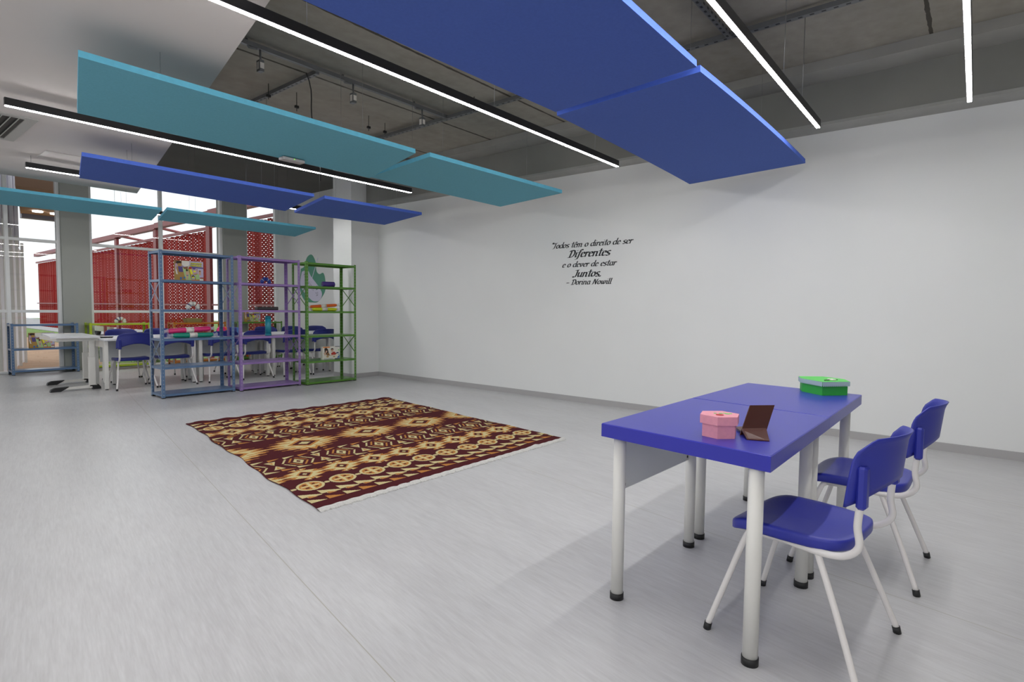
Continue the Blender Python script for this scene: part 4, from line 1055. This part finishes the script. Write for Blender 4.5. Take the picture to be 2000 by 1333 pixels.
# white corrugated wall
t = thing('white_fin_wall', (1.98, 13.55, GZ), 'white corrugated metal wall outside the left edge', 'outdoor wall')
d = Vector((1.12, 3.95, 0)); L_ = d.length; ang = math.atan2(d.y, d.x)
b = MB(); n = int(L_/.055); v = []; f = []
for i in range(n+1):
    s = L_*i/n; y = .05 if (i//1) % 4 in (1, 2) else 0; h = 2.92-.42*i/n
    v += [(s, y, 0), (s, y, h)]
for i in range(n): f.append((2*i, 2*i+2, 2*i+3, 2*i+1))
b.add(v, f)
b.build('corrugated_sheet', 'white_fin', t, None, ang)
b = MB()
for i in range(5):
    s = L_*i/5; b.box(s, s+.05, -.07, -.02, 0, 2.92-.42*i/5+.12)
b.build('fin', 'white_metal', t, None, ang)
t = thing('clad_building', (2.1, 13.8, 2.4), 'grey clad upper storey above the white corrugated wall', 'building')
d2 = Matrix.Rotation(ang, 4, 'Z')
b = MB().box(-.3, 3.9, .16, 2.5, .15, 6, 0, d2).build('cladding', 'cladding_grey', t)
b = MB()
for k in range(5): b.box(.3+k*.8, .36+k*.8, .10, .16, .15, 6, 0, d2)
b.build('cladding_seam', 'white_fin', t)
# canopy with two downlights
t = thing('entrance_canopy', (3.1, 14.0, 3.4), 'brown soffit canopy with two downlights outside the left window', 'canopy')
MB().prism([(-.75, -.2), (.22, -.2), (1.0, 4.0), (.05, 4.0)], .02, .2).build('soffit', 'soffit_brown', t)
MB().box(.05, 1.0, 3.9, 4.1, -.08, .4).build('fascia_beam', 'cladding_grey', t)
MB().box(-.65, .3, .4, .6, -.12, .02).box(-.35, .6, 1.9, 2.0, -.05, .02).build('joist', 'cladding_grey', t)
for y, x in ((3.1, .2), (3.2, .55)): MB().cyl(x, y, -.01, .02, .10, 16).build('downlight', 'lamp', t)
# shrubs seen under the screens
rnd = random.Random(11)
def shrub_thing(x, y, z, r, label):
    t = thing('shrub', (x, y, z), label, 'shrub', 'shrubs outside the windows')
    b = MB()
    for k in range(240):
        a = rnd.random()*6.283; e = math.acos(rnd.random()); q = r*(.5+.5*rnd.random())
        c = Vector((q*math.sin(e)*math.cos(a), q*math.sin(e)*math.sin(a), q*math.cos(e)*.9+.05)); s = .05+.05*rnd.random()
        p = Vector((rnd.uniform(-1, 1), rnd.uniform(-1, 1), rnd.uniform(-1, 1))).normalized(); w = c.cross(p)
        w = w.normalized() if w.length > .01 else Vector((1, 0, 0))
        b.add([c-w*s*.45, c+p*s, c+w*s*.45, c-p*s], [(0, 1, 2, 3)])
    b.build('foliage', 'leafy', t)
    b = MB()
    for k in range(5):
        a = k*1.26; b.tube([(0, 0, 0), (r*.5*math.cos(a), r*.5*math.sin(a), r*.6)], [.015, .006], 5)
    b.build('stem', 'brown_print', t)
for x, y, r, lb in ((4.6, 15.0, .40, 'low shrub under the wide window, left'), (5.4, 15.2, .45, 'low shrub under the wide window, behind the orange unit'), (6.3, 15.6, .38, 'low shrub outside, behind the lilac unit'),
                    (6.2, 19.0, .5, 'shrub between the road and the screens'), (5.4, 21.5, .5, 'shrub at the edge of the sandy yard')):
    shrub_thing(x, y, -.55 if x > 4.2 else GZ, r, lb)
# parked car glimpsed under the screens
t = thing('parked_car', (10.8, 38.0, -.52), 'white parked car glimpsed beneath the red screens', 'car')
prof = [(-2.0, .25), (-2.05, .65), (-1.7, .85), (-1.0, .95), (-.5, 1.38), (.7, 1.42), (1.4, 1.0), (1.95, .9), (2.05, .5), (2.0, .25)]
MB().poly([(-.8, p[0], p[1]) for p in prof], (1.6, 0, 0)).build('car_body', 'car_white', t)
MB().poly([(-.81, -.9, .98), (-.81, -.45, 1.32), (-.81, .65, 1.35), (-.81, 1.2, 1.02)], (1.62, 0, 0)).build('car_window', 'car_glass', t)
for y in (-1.25, 1.25):
    for x in (-.78, .6): MB().tube([(x, y, .32), (x+.18, y, .32)], .32, 16).build('wheel', 'tyre', t)
